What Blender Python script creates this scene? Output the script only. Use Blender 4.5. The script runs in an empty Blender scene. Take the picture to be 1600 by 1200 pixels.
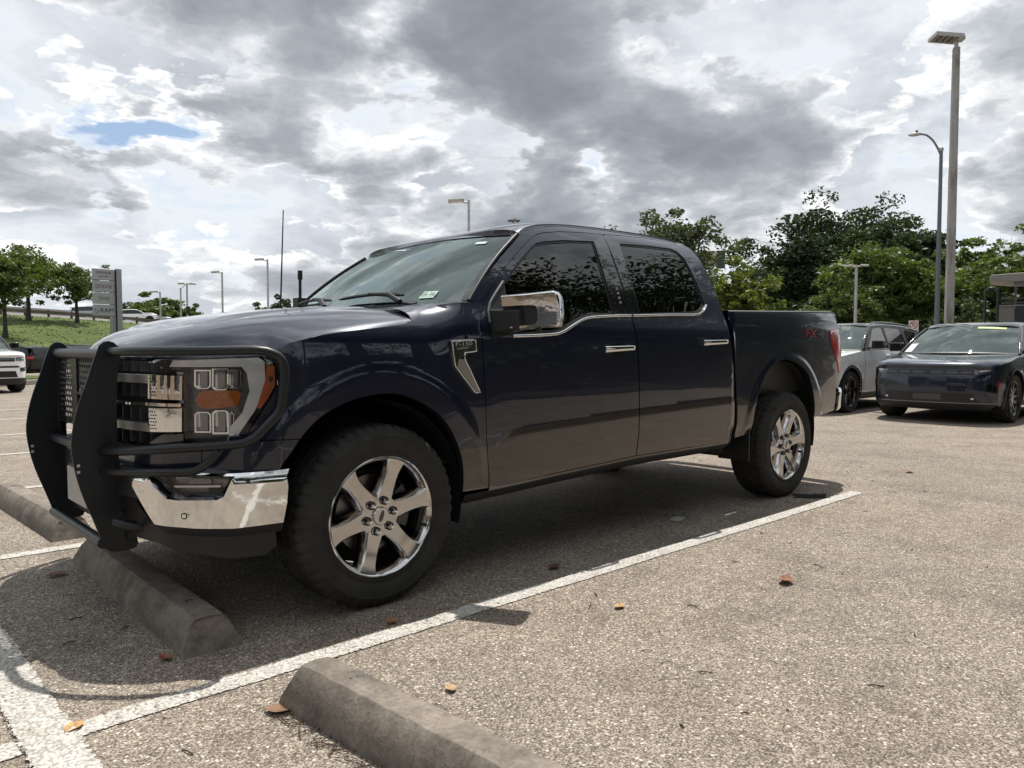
import bpy, bmesh, math, random
import numpy as np
from mathutils import Vector, Matrix
from mathutils.geometry import delaunay_2d_cdt
R = math.radians
S = bpy.context.scene
COL = S.collection

# ------------------------------------------------------------------ camera
CAM = np.array([-1.866, -3.841, 1.157]); YAW, PITCH, FPX = .748, -.048, 1192.3
cd = bpy.data.cameras.new("camera"); cam = bpy.data.objects.new("camera", cd); COL.objects.link(cam)
cam.location = CAM
cam.rotation_euler = (math.pi/2 + PITCH, 0, -YAW)
cd.sensor_width = 36; cd.lens = 36*FPX/1600; cd.clip_start = .05; cd.clip_end = 3000
S.camera = cam

# ------------------------------------------------------------------ sun, sky
SUND = Vector((.37, .20, 1)).normalized()
SUN_EL = math.asin(SUND.z); SUN_AZ = math.atan2(SUND.x, SUND.y)
sd = bpy.data.lights.new("sun", 'SUN'); sun = bpy.data.objects.new("sun", sd); COL.objects.link(sun)
sd.energy = 4.5; sd.angle = R(.6); sd.color = (1, .955, .89)
sun.rotation_euler = (-SUND).to_track_quat('-Z', 'Y').to_euler()
S.view_settings.view_transform = 'Standard'; S.view_settings.look = 'None'
S.view_settings.exposure = .22; S.view_settings.gamma = 1
S.cycles.use_denoising = True
S.cycles.max_bounces = 8; S.cycles.transparent_max_bounces = 24
S.cycles.sample_clamp_indirect = 6; S.cycles.sample_clamp_direct = 40

def NT(tree):
    L = tree.links.new
    def n(kind, inputs=None, **attrs):
        x = tree.nodes.new(kind)
        for k, v in attrs.items(): setattr(x, k, v)
        for k, v in (inputs or {}).items():
            i = x.inputs[k]
            if hasattr(v, 'is_output') or isinstance(v, bpy.types.NodeSocket): L(v, i)
            else: i.default_value = v
        return x
    return n
def mth(n, op, a, b=0.0, c=0.0, clamp=False):
    x = n('ShaderNodeMath', {0: a, 1: b, 2: c}, operation=op); x.use_clamp = clamp; return x.outputs[0]
def ramp(n, fac, stops, interp='LINEAR'):
    x = n('ShaderNodeValToRGB', {0: fac}); e = x.color_ramp.elements; x.color_ramp.interpolation = interp
    while len(e) < len(stops): e.new(.5)
    for i, (p, c) in enumerate(stops):
        e[i].position = p; e[i].color = (*c, 1) if len(c) == 3 else c
    return x.outputs[0]
def mixc(n, f, a, b, bt='MIX'):
    x = n('ShaderNodeMix', data_type='RGBA', blend_type=bt)
    for i, v in ((0, f), (6, a), (7, b)):
        if isinstance(v, bpy.types.NodeSocket): x.id_data.links.new(v, x.inputs[i])
        else: x.inputs[i].default_value = v if i == 0 else ((*v, 1) if len(v) == 3 else v)
    return x.outputs[2]
def noise(n, vec, scale, detail=4, rough=.55, dist=0.0, col=False):
    x = n('ShaderNodeTexNoise', {'Vector': vec, 'Scale': scale, 'Detail': detail, 'Roughness': rough, 'Distortion': dist})
    return x.outputs['Color' if col else 'Fac']

def pix_dir(u, v):
    f = np.array([math.sin(YAW)*math.cos(PITCH), math.cos(YAW)*math.cos(PITCH), math.sin(PITCH)])
    r = np.array([math.cos(YAW), -math.sin(YAW), 0]); up = np.cross(r, f)
    d = f + r*(u-800)/FPX - up*(v-600)/FPX
    return d/np.linalg.norm(d)

def build_sky():
    w = bpy.data.worlds.new("World"); S.world = w; w.use_nodes = True
    t = w.node_tree; t.nodes.clear(); n = NT(t)
    tc = n('ShaderNodeTexCoord').outputs['Generated']
    sep = n('ShaderNodeSeparateXYZ', {0: tc}); z = sep.outputs[2]
    zc = mth(n, 'MAXIMUM', z, 0.0)
    den = mth(n, 'ADD', zc, .40)
    p = n('ShaderNodeCombineXYZ', {0: mth(n, 'DIVIDE', sep.outputs[0], den), 1: mth(n, 'DIVIDE', sep.outputs[1], den), 2: mth(n, 'DIVIDE', mth(n, 'MULTIPLY', z, 2.3), den)}).outputs[0]
    sky = n('ShaderNodeTexSky'); sky.sky_type = 'NISHITA'; sky.sun_disc = False
    sky.sun_elevation = SUN_EL; sky.sun_rotation = SUN_AZ; sky.dust_density = 1.2; sky.air_density = 1.0
    warp = n('ShaderNodeVectorMath', {0: n('ShaderNodeVectorMath', {0: noise(n, p, 5.0, 5, .6, col=True), 1: (.5, .5, .5)}, operation='SUBTRACT').outputs[0], 'Scale': .16}, operation='SCALE').outputs[0]
    pw = n('ShaderNodeVectorMath', {0: p, 1: warp}, operation='ADD').outputs[0]
    tcw = n('ShaderNodeVectorMath', {0: tc, 1: n('ShaderNodeVectorMath', {0: n('ShaderNodeVectorMath', {0: noise(n, p, 3.2, 5, .62, col=True), 1: (.5, .5, .5)}, operation='SUBTRACT').outputs[0], 'Scale': .30}, operation='SCALE').outputs[0]}, operation='ADD').outputs[0]
    tcw = n('ShaderNodeVectorMath', {0: tcw}, operation='NORMALIZE').outputs[0]
    # broad placement of the thick grey banks and of the blue gaps, by compass direction
    bias = None
    for u, v, sig, amp in [(200, 60, .085, .15), (330, 90, .11, .17), (480, 120, .09, .12), (860, 90, .12, .24), (760, 40, .08, .10), (980, 10, .10, .10), (540, 270, .055, .12), (650, 230, .06, .06), (870, 260, .07, .10),
                           (1200, 200, .08, .10), (1060, 180, .06, .06), (1500, 120, .07, .05), (1330, 330, .06, .05), (820, 330, .06, .06),
                           (590, 40, .045, -.15), (20, 130, .06, -.10), (235, 178, .026, -.32), (285, 184, .026, -.30), (335, 196, .026, -.30), (180, 182, .024, -.28), (140, 215, .026, -.26), (1000, 285, .025, -.12), (360, 328, .035, -.12), (470, 300, .03, -.14), (960, 285, .02, -.12), (600, 60, .03, -.10), (1450, 30, .03, -.12), (1410, 205, .018, -.11), (1425, 245, .025, -.07), (1270, 140, .05, -.13), (1130, 90, .04, -.08), (690, 300, .04, -.08), (950, 268, .03, -.08), (300, 240, .04, -.03), (230, -170, .16, -.07), (420, -60, .08, -.05), (90, -130, .05, .16), (300, -210, .045, .18), (210, -90, .045, -.16), (400, -240, .05, -.16), (120, -300, .06, -.12), (520, -160, .05, .14)]:  # the patches above the view are added, unseen, to streak the windshield reflection
        d = pix_dir(u, v)
        dt = n('ShaderNodeVectorMath', {0: tcw, 1: tuple(d)}, operation='DOT_PRODUCT').outputs['Value']
        g = mth(n, 'MULTIPLY', mth(n, 'EXPONENT', mth(n, 'DIVIDE', mth(n, 'SUBTRACT', dt, 1.0), sig*sig)), amp*(.80 if amp > 0 else 1.0))
        bias = g if bias is None else mth(n, 'ADD', bias, g)
    def puffs(vec, det, sc):
        v = n('ShaderNodeTexVoronoi', {'Vector': vec, 'Scale': sc, 'Detail': det, 'Roughness': .52, 'Lacunarity': 2.3}, feature='F1', normalize=True)
        return mth(n, 'SUBTRACT', 1.0, v.outputs['Distance'])
    # a high bright layer with blue showing through, and grey-based cumulus in front of it
    pa = n('ShaderNodeVectorMath', {0: pw, 1: (3.7, 1.3, 9.1)}, operation='ADD').outputs[0]
    da = mth(n, 'ADD', mth(n, 'ADD', mth(n, 'MULTIPLY', noise(n, pa, 2.4, 8, .58), .9), mth(n, 'MULTIPLY', puffs(pa, 3, 6.0), .30)), mth(n, 'MULTIPLY', mth(n, 'MINIMUM', bias, 0.0), 1.3))
    cova = ramp(n, da, [(.28, (0, 0, 0)), (.46, (.55,)*3), (.60, (1, 1, 1))], 'EASE')
    cola = ramp(n, da, [(.46, (.86, .875, .88)), (.60, (.70, .725, .75)), (.70, (.58, .605, .64)), (.80, (.46, .485, .52)), (.95, (.40, .42, .46))])
    def density(vec, det):
        return mth(n, 'ADD', mth(n, 'ADD', mth(n, 'MULTIPLY', noise(n, vec, 2.6, det, .52), 1.25), mth(n, 'MULTIPLY', puffs(vec, min(det, 4), 6.4), .62)), bias)
    d0 = density(pw, 8)
    off = n('ShaderNodeVectorMath', {0: pw, 1: (.014, .008, .055)}, operation='ADD').outputs[0]
    relief = mth(n, 'MULTIPLY', mth(n, 'SUBTRACT', d0, density(off, 5)), 1.5)
    dd = mth(n, 'SUBTRACT', d0, 1.02)
    covb = ramp(n, dd, [(0.0, (0, 0, 0)), (.02, (.35,)*3), (.055, (1, 1, 1))], 'EASE')
    tb = mth(n, 'SUBTRACT', mth(n, 'MULTIPLY', dd, 2.2), relief, clamp=True)
    colb = ramp(n, tb, [(0.0, (.95, .95, .94)), (.09, (.72, .735, .75)), (.22, (.485, .51, .54)), (.42, (.33, .352, .385)), (.70, (.24, .26, .29)), (1.0, (.195, .212, .24))])
    skyc = mixc(n, .45, sky.outputs[0], (4.2, 5.6, 7.8))
    out = mixc(n, cova, skyc, mixc(n, 1.0, cola, (10.2, 10.4, 10.6), 'MULTIPLY'))
    out = mixc(n, covb, out, mixc(n, 1.0, colb, (11, 11, 11), 'MULTIPLY'))
    hz = ramp(n, z, [(-.02, (1, 1, 1)), (.10, (0, 0, 0))], 'EASE')
    out = mixc(n, mth(n, 'MULTIPLY', hz, .5), out, (7.2, 7.5, 7.8))
    bg = n('ShaderNodeBackground', {'Color': out, 'Strength': .1})
    o = n('ShaderNodeOutputWorld'); t.links.new(bg.outputs[0], o.inputs[0])
build_sky()

# ------------------------------------------------------------------ materials
MATS = {}
def mat(name, base=(.5, .5, .5), rough=.5, metal=0.0, coat=0.0, spec=.5, build=None, trans=0.0, ior=1.5, bump=None, vary=0.0, vscale=6, emis=None, rvary=0.0):
    if name in MATS: return MATS[name]
    m = bpy.data.materials.new(name); m.use_nodes = True; MATS[name] = m
    t = m.node_tree; n = NT(t); b = t.nodes['Principled BSDF']
    b.inputs['Base Color'].default_value = (*base, 1); b.inputs['Roughness'].default_value = rough
    b.inputs['Metallic'].default_value = metal; b.inputs['Coat Weight'].default_value = coat; b.inputs['Coat Roughness'].default_value = .015
    b.inputs['Specular IOR Level'].default_value = spec; b.inputs['IOR'].default_value = ior
    b.inputs['Transmission Weight'].default_value = trans
    if emis: b.inputs['Emission Color'].default_value = (*emis[0], 1); b.inputs['Emission Strength'].default_value = emis[1]
    if vary or bump or rvary:
        co = n('ShaderNodeTexCoord').outputs['Object']
        if vary:
            f = noise(n, co, vscale, 5, .6)
            lo = tuple(max(0, c*(1-vary)) for c in base); hi = tuple(c*(1+vary) for c in base)
            t.links.new(ramp(n, f, [(.3, lo), (.7, hi)]), b.inputs['Base Color'])
        if rvary:
            f = noise(n, co, vscale*1.7, 4, .6)
            t.links.new(mth(n, 'ADD', mth(n, 'MULTIPLY', f, rvary), rough - rvary/2, clamp=True), b.inputs['Roughness'])
        if bump:
            h = noise(n, co, bump[0], 5, .6)
            bp = n('ShaderNodeBump', {'Height': h, 'Strength': bump[1], 'Distance': bump[2]})
            t.links.new(bp.outputs[0], b.inputs['Normal'])
    if build: build(t, n, b)
    return m

def paint(name, base, metal=.35, rough=.32):
    def f(t, n, b):
        b.inputs['Coat Weight'].default_value = 1; b.inputs['Coat Roughness'].default_value = .012
        co = n('ShaderNodeTexCoord').outputs['Object']
        v = n('ShaderNodeTexVoronoi', {'Vector': co, 'Scale': 900})
        t.links.new(mixc(n, .35, base, mixc(n, 1.0, v.outputs['Color'], base, 'MULTIPLY')), b.inputs['Base Color'])
        # a film of dust and faint orange peel
        h = noise(n, co, 3.0, 2, .4); bp = n('ShaderNodeBump', {'Height': h, 'Strength': .06, 'Distance': .02})
        t.links.new(bp.outputs[0], b.inputs['Coat Normal'])
    return mat(name, base, rough, metal, 1.0, build=f)
def film_glass(name, tint, clear, refl=1.6, dust=0.0):
    """window glass: tint of what is seen through, plus the clean surface reflection"""
    if name in MATS: return MATS[name]
    m = bpy.data.materials.new(name); m.use_nodes = True; MATS[name] = m
    t = m.node_tree; t.nodes.clear(); n = NT(t)
    tr = n('ShaderNodeBsdfTransparent', {'Color': (*[c*clear for c in tint], 1)})
    gl = n('ShaderNodeBsdfGlossy', {'Color': (.86, 1, .95, 1) if dust else (1, 1, 1, 1), 'Roughness': .01})
    fr = n('ShaderNodeFresnel', {'IOR': refl})
    mx = n('ShaderNodeMixShader', {0: fr.outputs[0], 1: tr.outputs[0], 2: gl.outputs[0]})
    if dust: mx = n('ShaderNodeMixShader', {0: dust, 1: mx.outputs[0], 2: n('ShaderNodeBsdfDiffuse', {'Color': (.55, .60, .57, 1)}).outputs[0]})
    o = n('ShaderNodeOutputMaterial'); t.links.new(mx.outputs[0], o.inputs[0])
    return m

def amber_ribs(t, n, b):
    co = n('ShaderNodeTexCoord').outputs['Object']
    w = n('ShaderNodeTexWave', {'Vector': co, 'Scale': 38.0, 'Distortion': 0.0}, wave_type='BANDS', bands_direction='X'); w2 = n('ShaderNodeTexWave', {'Vector': co, 'Scale': 16.0}, bands_direction='Z')
    bp = n('ShaderNodeBump', {'Height': mth(n, 'ADD', w.outputs['Fac'], w2.outputs['Fac']), 'Strength': .8, 'Distance': .006}); t.links.new(bp.outputs[0], b.inputs['Normal'])
def M_(k): return LIB[k]()
BLUE = (.0040, .0085, .0300)
LIB = {
 'blue': lambda: paint('deep_blue_paint', BLUE),
 'stone': lambda: paint('stone_grey_paint', (.075, .064, .056), .55, .3),
 'chrome': lambda: mat('chrome', (.80, .80, .80), .045, 1.0, bump=(2.2, .05, .03)),
 'alloy': lambda: mat('polished_alloy', (.55, .54, .53), .12, 1.0, rvary=.08),
 'plast': lambda: mat('black_plastic', (.013, .013, .014), .48, bump=(260, .15, .002)),
 'gloss': lambda: mat('gloss_black', (.006, .006, .007), .08, coat=1),
 'powder': lambda: mat('black_powder_coat', (.0065, .0090, .0125), .42, bump=(420, .25, .001)),
 'rubber': lambda: mat('tyre_rubber', (.0235, .0225, .0205), .8, vary=.45, vscale=9, bump=(120, .2, .002)),
 'dark': lambda: mat('underbody_black', (.008, .008, .008), .8),
 'tint': lambda: film_glass('privacy_glass', (.8, .9, 1.0), .10),
 'wind': lambda: film_glass('windshield_glass', (.80, .95, .90), .85, 2.5, .025),
 'lens': lambda: film_glass('lamp_lens', (.95, .97, 1), .96, 1.5),
 'drl': lambda: mat('daylight_strip', (.86, .87, .88), .24, .55, coat=.6),
 'amber': lambda: mat('amber_plastic', (.80, .20, .02), .2, coat=.9, build=amber_ribs),
 'amberd': lambda: mat('amber_reflector', (.62, .14, .02), .25, coat=.5, bump=(90, .4, .01)),
 'red': lambda: mat('red_lens', (.50, .018, .03), .15, coat=1),
 'steel': lambda: mat('brake_steel', (.26, .25, .24), .4, 1.0),
 'white': lambda: mat('white_plastic', (.75, .75, .74), .4),
 }
def concrete(name, base, dark=.5):
    def f(t, n, b):
        co = n('ShaderNodeTexCoord').outputs['Object']
        f1 = noise(n, co, 3.5, 6, .62); f2 = noise(n, co, 60, 3, .6); f3 = noise(n, co, 13, 5, .7)
        c = ramp(n, f1, [(.3, tuple(x*dark for x in base)), (.55, base), (.75, tuple(min(1, x*1.25) for x in base))])
        c = mixc(n, .55, c, ramp(n, f3, [(.35, (.45,)*3), (.6, (1.05,)*3)]), 'MULTIPLY')
        c = mixc(n, .6, c, ramp(n, f2, [(.3, (.6,)*3), (.7, (1.25,)*3)]), 'MULTIPLY')
        v = n('ShaderNodeTexVoronoi', {'Vector': co, 'Scale': 85})
        pit = ramp(n, v.outputs['Distance'], [(.05, (0,)*3), (.22, (1,)*3)])
        sel = n('ShaderNodeSeparateColor', {0: v.outputs['Color']}).outputs[0]
        pit = mth(n, 'MAXIMUM', pit, mth(n, 'LESS_THAN', sel, .72))
        c = mixc(n, mth(n, 'SUBTRACT', 1.0, pit), c, tuple(x*.25 for x in base))
        t.links.new(c, b.inputs['Base Color'])
        h = mth(n, 'ADD', mth(n, 'MULTIPLY', f2, .5), mth(n, 'ADD', mth(n, 'MULTIPLY', f3, .8), mth(n, 'MULTIPLY', pit, .5)))
        bp = n('ShaderNodeBump', {'Height': h, 'Strength': .55, 'Distance': .006}); t.links.new(bp.outputs[0], b.inputs['Normal'])
    return mat(name, base, .9, build=f)
LIB['conc'] = lambda: concrete('stained_concrete', (.235, .20, .165), .5)

# ------------------------------------------------------------------ objects
def tag(o, label=None, cat=None, group=None, kind=None):
    if label: o['label'] = label
    if cat: o['category'] = cat
    if group: o['group'] = group
    if kind: o['kind'] = kind
    return o
def empty(name, loc=(0, 0, 0), rz=0, label=None, cat=None, group=None, parent=None):
    o = bpy.data.objects.new(name, None); COL.objects.link(o); o.location = loc; o.rotation_euler = (0, 0, rz); o.empty_display_size = .2
    if parent: o.parent = parent
    return tag(o, label, cat, group)
def link(name, me, parent=None, loc=None):
    o = bpy.data.objects.new(name, me); COL.objects.link(o)
    if parent is not None: o.parent = parent
    if loc is not None: o.location = loc
    return o
def copy_tree(o, parent=None):
    c = o.copy(); COL.objects.link(c); c.parent = parent
    for ch in list(o.children): copy_tree(ch, c)
    return c

class MB:
    """collects shapes, then links them as one mesh object"""
    def __init__(s): s.v = []; s.f = []; s.m = []
    def add(s, vs, fs, m=0):
        o = len(s.v); s.v += [tuple(map(float, p)) for p in vs]; s.f += [tuple(i+o for i in f) for f in fs]; s.m += [m]*len(fs); return s
    def box(s, lo, hi, m=0, rot=None, piv=None):
        x0, y0, z0 = lo; x1, y1, z1 = hi
        vs = [(x0, y0, z0), (x1, y0, z0), (x1, y1, z0), (x0, y1, z0), (x0, y0, z1), (x1, y0, z1), (x1, y1, z1), (x0, y1, z1)]
        if rot is not None:
            c = Vector(piv if piv is not None else ((x0+x1)/2, (y0+y1)/2, (z0+z1)/2)); vs = [rot @ (Vector(p)-c)+c for p in vs]
        return s.add(vs, [(0, 3, 2, 1), (4, 5, 6, 7), (0, 1, 5, 4), (1, 2, 6, 5), (2, 3, 7, 6), (3, 0, 4, 7)], m)
    def prism(s, poly, ax, a, b, m=0, tf=None):
        """poly in the plane normal to axis ax ('x': (y,z), 'y': (x,z), 'z': (x,y)), from a to b"""
        def P(q, t):
            p = {'x': (t, q[0], q[1]), 'y': (q[0], t, q[1]), 'z': (q[0], q[1], t)}[ax]
            return tf(p) if tf else p
        k = len(poly); vs = [P(q, a) for q in poly]+[P(q, b) for q in poly]
        fs = [tuple(range(k)), tuple(range(2*k-1, k-1, -1))]+[(i, i+k, (i+1) % k+k, (i+1) % k) for i in range(k)]
        return s.add(vs, fs, m)
    def tube(s, path, r, k=10, m=0, cap=True, closed=False):
        P = [Vector(p) for p in path]; N = len(P); rr = r if hasattr(r, '__len__') else [r]*N
        vs = []; up = None
        for i in range(N):
            a = P[i-1] if i or closed else P[i]; b = P[(i+1) % N] if i < N-1 or closed else P[i]
            d = (b-a).normalized()
            if up is None:
                up = Vector((0, 0, 1)) if abs(d.z) < .9 else Vector((1, 0, 0))
            e = d.cross(up).normalized(); up = e.cross(d).normalized()
            vs += [P[i]+(e*math.cos(2*math.pi*j/k)+up*math.sin(2*math.pi*j/k))*rr[i] for j in range(k)]
        fs = [(i*k+j, i*k+(j+1) % k, ((i+1) % N)*k+(j+1) % k, ((i+1) % N)*k+j) for i in range(N if closed else N-1) for j in range(k)]
        if cap and not closed: fs += [tuple(range(k-1, -1, -1)), tuple((N-1)*k+j for j in range(k))]
        return s.add(vs, fs, m)
    def lathe(s, prof, c, ax='y', k=48, m=0, arc=None, close=False):
        """prof: (radius, along axis)"""
        a0, a1 = arc or (0, 2*math.pi); full = arc is None; kk = k if full else k+1; n_ = len(prof); vs = []
        for j in range(kk):
            t = a0+(a1-a0)*j/k; C, Sn = math.cos(t), math.sin(t)
            for r, h in prof:
                vs.append({'y': (c[0]+r*C, c[1]+h, c[2]+r*Sn), 'z': (c[0]+r*C, c[1]+r*Sn, c[2]+h), 'x': (c[0]+h, c[1]+r*C, c[2]+r*Sn)}[ax])
        fs = []
        for j in range(k):
            j2 = (j+1) % kk
            for i in range(n_ if close else n_-1):
                i2 = (i+1) % n_; fs.append((j*n_+i, j*n_+i2, j2*n_+i2, j2*n_+i))
        return s.add(vs, fs, m)
    def sphere(s, c, r, k=12, m=0):
        r3 = r if hasattr(r, '__len__') else (r, r, r); vs = []; fs = []
        h = k//2
        for i in range(h+1):
            a = math.pi*i/h
            for j in range(k):
                b = 2*math.pi*j/k; vs.append((c[0]+r3[0]*math.sin(a)*math.cos(b), c[1]+r3[1]*math.sin(a)*math.sin(b), c[2]+r3[2]*math.cos(a)))
        for i in range(h):
            for j in range(k): fs.append((i*k+j, (i+1)*k+j, (i+1)*k+(j+1) % k, i*k+(j+1) % k))
        return s.add(vs, fs, m)
    def grid(s, G, m=0, flip=False):
        nu, nv = G.shape[:2]; fs = []
        for i in range(nu-1):
            for j in range(nv-1):
                q = (i*nv+j, (i+1)*nv+j, (i+1)*nv+j+1, i*nv+j+1); fs.append(q[::-1] if flip else q)
        return s.add(G.reshape(-1, 3), fs, m)
    def build(s, name, mats, parent=None, smooth=35, bevel=0, fix=True, loc=None, seg=2, weld=True):
        me = bpy.data.meshes.new(name); me.from_pydata(s.v, [], s.f)
        for m in (mats if isinstance(mats, (list, tuple)) else [mats]): me.materials.append(m)
        me.polygons.foreach_set('material_index', s.m)
        if fix or weld:
            bm = bmesh.new(); bm.from_mesh(me)
            if weld: bmesh.ops.remove_doubles(bm, verts=bm.verts, dist=1e-5)
            if fix: bmesh.ops.recalc_face_normals(bm, faces=bm.faces)
            bm.to_mesh(me); bm.free()
        if smooth:
            me.polygons.foreach_set('use_smooth', [True]*len(me.polygons)); me.set_sharp_from_angle(angle=R(smooth))
        o = link(name, me, parent, loc)
        if bevel:
            b = o.modifiers.new('bevel', 'BEVEL'); b.width = bevel; b.segments = seg; b.limit_method = 'ANGLE'; b.angle_limit = R(32); b.harden_normals = False
        return o

# ------------------------------------------------------------------ curved sheet panels cut to an outline
def sst(a, b, x):
    t = np.clip((np.asarray(x, float)-a)/(b-a), 0, 1); return t*t*(3-2*t)
def crv(pts):
    p = np.array(pts, float); xs, ys = p[:, 0], p[:, 1]; h = np.diff(xs); d = np.diff(ys)/h
    m = np.zeros(len(xs)); m[0] = d[0]; m[-1] = d[-1]
    for i in range(1, len(xs)-1):
        if d[i-1]*d[i] > 0:
            w1 = 2*h[i]+h[i-1]; w2 = h[i]+2*h[i-1]; m[i] = (w1+w2)/(w1/d[i-1]+w2/d[i])
    def f(x):
        x = np.clip(np.asarray(x, float), xs[0], xs[-1]); i = np.clip(np.searchsorted(xs, x)-1, 0, len(h)-1); t = (x-xs[i])/h[i]
        return ys[i]*(1+2*t)*(1-t)**2+h[i]*m[i]*t*(1-t)**2+ys[i+1]*t*t*(3-2*t)+h[i]*m[i+1]*t*t*(t-1)
    return f
def spline(pts, step=.02, closed=False):
    """Catmull-Rom through pts, resampled"""
    P = np.array(pts, float); N = len(P); out = []
    for i in range(N if closed else N-1):
        p0 = P[i-1] if (i or closed) else 2*P[0]-P[1]; p1 = P[i]; p2 = P[(i+1) % N]; p3 = P[(i+2) % N] if (i+2 < N or closed) else 2*P[-1]-P[-2]
        L = np.linalg.norm(p2-p1); k = max(1, int(L/step))
        for j in range(k):
            t = j/k
            out.append(.5*((2*p1)+(-p0+p2)*t+(2*p0-5*p1+4*p2-p3)*t*t+(-p0+3*p1-3*p2+p3)*t**3))
    if not closed: out.append(P[-1])
    return [tuple(q) for q in out]
def resample(poly, step, closed=True):
    out = []; N = len(poly)
    for i in range(N if closed else N-1):
        a = np.array(poly[i], float); b = np.array(poly[(i+1) % N], float); k = max(1, int(round(np.linalg.norm(b-a)/step)))
        for j in range(k): out.append(tuple(a+(b-a)*j/k))
    if not closed: out.append(tuple(poly[-1]))
    return out
def inside(poly, x, y):
    x = np.asarray(x); y = np.asarray(y); c = np.zeros(x.shape, bool); N = len(poly)
    for i in range(N):
        x1, y1 = poly[i]; x2, y2 = poly[i-1]
        k = ((y1 > y) != (y2 > y)) & (x < (x2-x1)*(y-y1)/((y2-y1) if y2 != y1 else 1e-12)+x1); c ^= k
    return c
def pdist(poly, x, y, closed=True):
    d = np.full(np.shape(x), 1e9); N = len(poly)
    for i in range(N if closed else N-1):
        a = np.array(poly[i]); b = np.array(poly[(i+1) % N]); ab = b-a; L = max(ab@ab, 1e-12)
        t = np.clip(((x-a[0])*ab[0]+(y-a[1])*ab[1])/L, 0, 1); d = np.minimum(d, np.hypot(x-a[0]-t*ab[0], y-a[1]-t*ab[1]))
    return d
def panel(name, poly, Sf, mats, parent, out, holes=(), sp=.03, th=.014, cuts=(), cls=None, step=None, lip=True):
    """a sheet cut to poly (with holes) in surface coordinates, mapped to space by Sf(a, b), with a folded edge th deep; out = rough outward direction"""
    step = step or sp*.7
    poly = resample(poly, step); holes = [resample(h, step) for h in holes]
    pts = []; edges = []
    loops = []
    for L in [poly]+holes:
        o = len(pts); pts += L; edges += [(o+i, o+(i+1) % len(L)) for i in range(len(L))]; loops.append((o, len(L)))
    for c in cuts:
        c = resample(c, step, False); o = len(pts); pts += c; edges += [(o+i, o+i+1) for i in range(len(c)-1)]
    A = np.array(poly); x0, y0 = A.min(0); x1, y1 = A.max(0)
    gx, gy = np.meshgrid(np.arange(x0+sp*.5, x1, sp), np.arange(y0+sp*.5, y1, sp)); gx[::2] += sp*.5; gx = gx.ravel(); gy = gy.ravel()
    k = inside(poly, gx, gy) & (pdist(poly, gx, gy) > sp*.45)
    for h in holes: k &= ~inside(h, gx, gy) & (pdist(h, gx, gy) > sp*.45)
    for c in cuts: k &= pdist(c, gx, gy, False) > sp*.4
    pts += list(zip(gx[k], gy[k]))
    r = delaunay_2d_cdt([Vector(p) for p in pts], edges, [], 0, 1e-5)
    V = np.array([tuple(p) for p in r[0]]); F = [tuple(f) for f in r[2]]
    C = np.array([V[list(f)].mean(0) for f in F])
    ok = inside(poly, C[:, 0], C[:, 1])
    for h in holes: ok &= ~inside(h, C[:, 0], C[:, 1])
    F = [f for f, q in zip(F, ok) if q]; C = C[ok]
    e = 2e-3
    P = Sf(V[:, 0], V[:, 1])
    du = Sf(V[:, 0]+e, V[:, 1])-Sf(V[:, 0]-e, V[:, 1]); dv = Sf(V[:, 0], V[:, 1]+e)-Sf(V[:, 0], V[:, 1]-e)
    Nn = np.cross(du, dv); Nn /= np.maximum(np.linalg.norm(Nn, axis=1)[:, None], 1e-9)
    out = np.array(out, float); sg = np.sign(Nn@out); sg[sg == 0] = 1; Nn *= sg[:, None]
    fl = np.median(sg) < 0
    F = [f[::-1] for f in F] if fl else F
    mi = list(cls(C[:, 0], C[:, 1]).astype(int)) if cls else [0]*len(F)
    verts = list(P); norms = list(Nn)
    if th and lip:
        # edges used by one face only = outline
        cnt = {}
        for fi, f in enumerate(F):
            for i in range(len(f)):
                a, b = f[i], f[(i+1) % len(f)]; cnt.setdefault((min(a, b), max(a, b)), []).append((a, b, fi))
        for kk, lst in cnt.items():
            if len(lst) != 1: continue
            a, b, fi = lst[0]; t = P[b]-P[a]; nn = np.cross(t, Nn[a]); nn /= max(np.linalg.norm(nn), 1e-9)
            o = len(verts); verts += [P[a], P[b], P[b]-Nn[b]*th, P[a]-Nn[a]*th]
            norms += [nn]*4; F.append((o+1, o, o+3, o+2)); mi.append(mi[fi])
    me = bpy.data.meshes.new(name); me.from_pydata([tuple(p) for p in verts], [], F)
    for m in (mats if isinstance(mats, (list, tuple)) else [mats]): me.materials.append(m)
    me.polygons.foreach_set('material_index', mi)
    me.polygons.foreach_set('use_smooth', [True]*len(me.polygons))
    me.normals_split_custom_set_from_vertices([tuple(q) for q in norms])
    return link(name, me, parent)
def text_mesh(body, size, depth=.0, align='CENTER'):
    c = bpy.data.curves.new('lettering', 'FONT'); c.body = body; c.size = size; c.extrude = depth; c.align_x = align; c.align_y = 'CENTER'
    o = bpy.data.objects.new('lettering', c); COL.objects.link(o); bpy.context.view_layer.update()
    me = bpy.data.meshes.new_from_object(o.evaluated_get(bpy.context.evaluated_depsgraph_get()))
    bpy.data.objects.remove(o); me.name = 'lettering'
    return me
def lettering(body, size, m, parent, origin, right, up, depth=.002, sx=1.0, name='lettering', shear=0.0):
    me = text_mesh(body, size, depth); me.materials.clear(); me.materials.append(m)
    r = Vector(right).normalized(); u = Vector(up).normalized(); nrm = r.cross(u)
    mw = Matrix(((r.x*sx, u.x+r.x*shear, nrm.x, origin[0]), (r.y*sx, u.y+r.y*shear, nrm.y, origin[1]), (r.z*sx, u.z+r.z*shear, nrm.z, origin[2]), (0, 0, 0, 1)))
    me.transform(mw)
    return link(name, me, parent)
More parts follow.
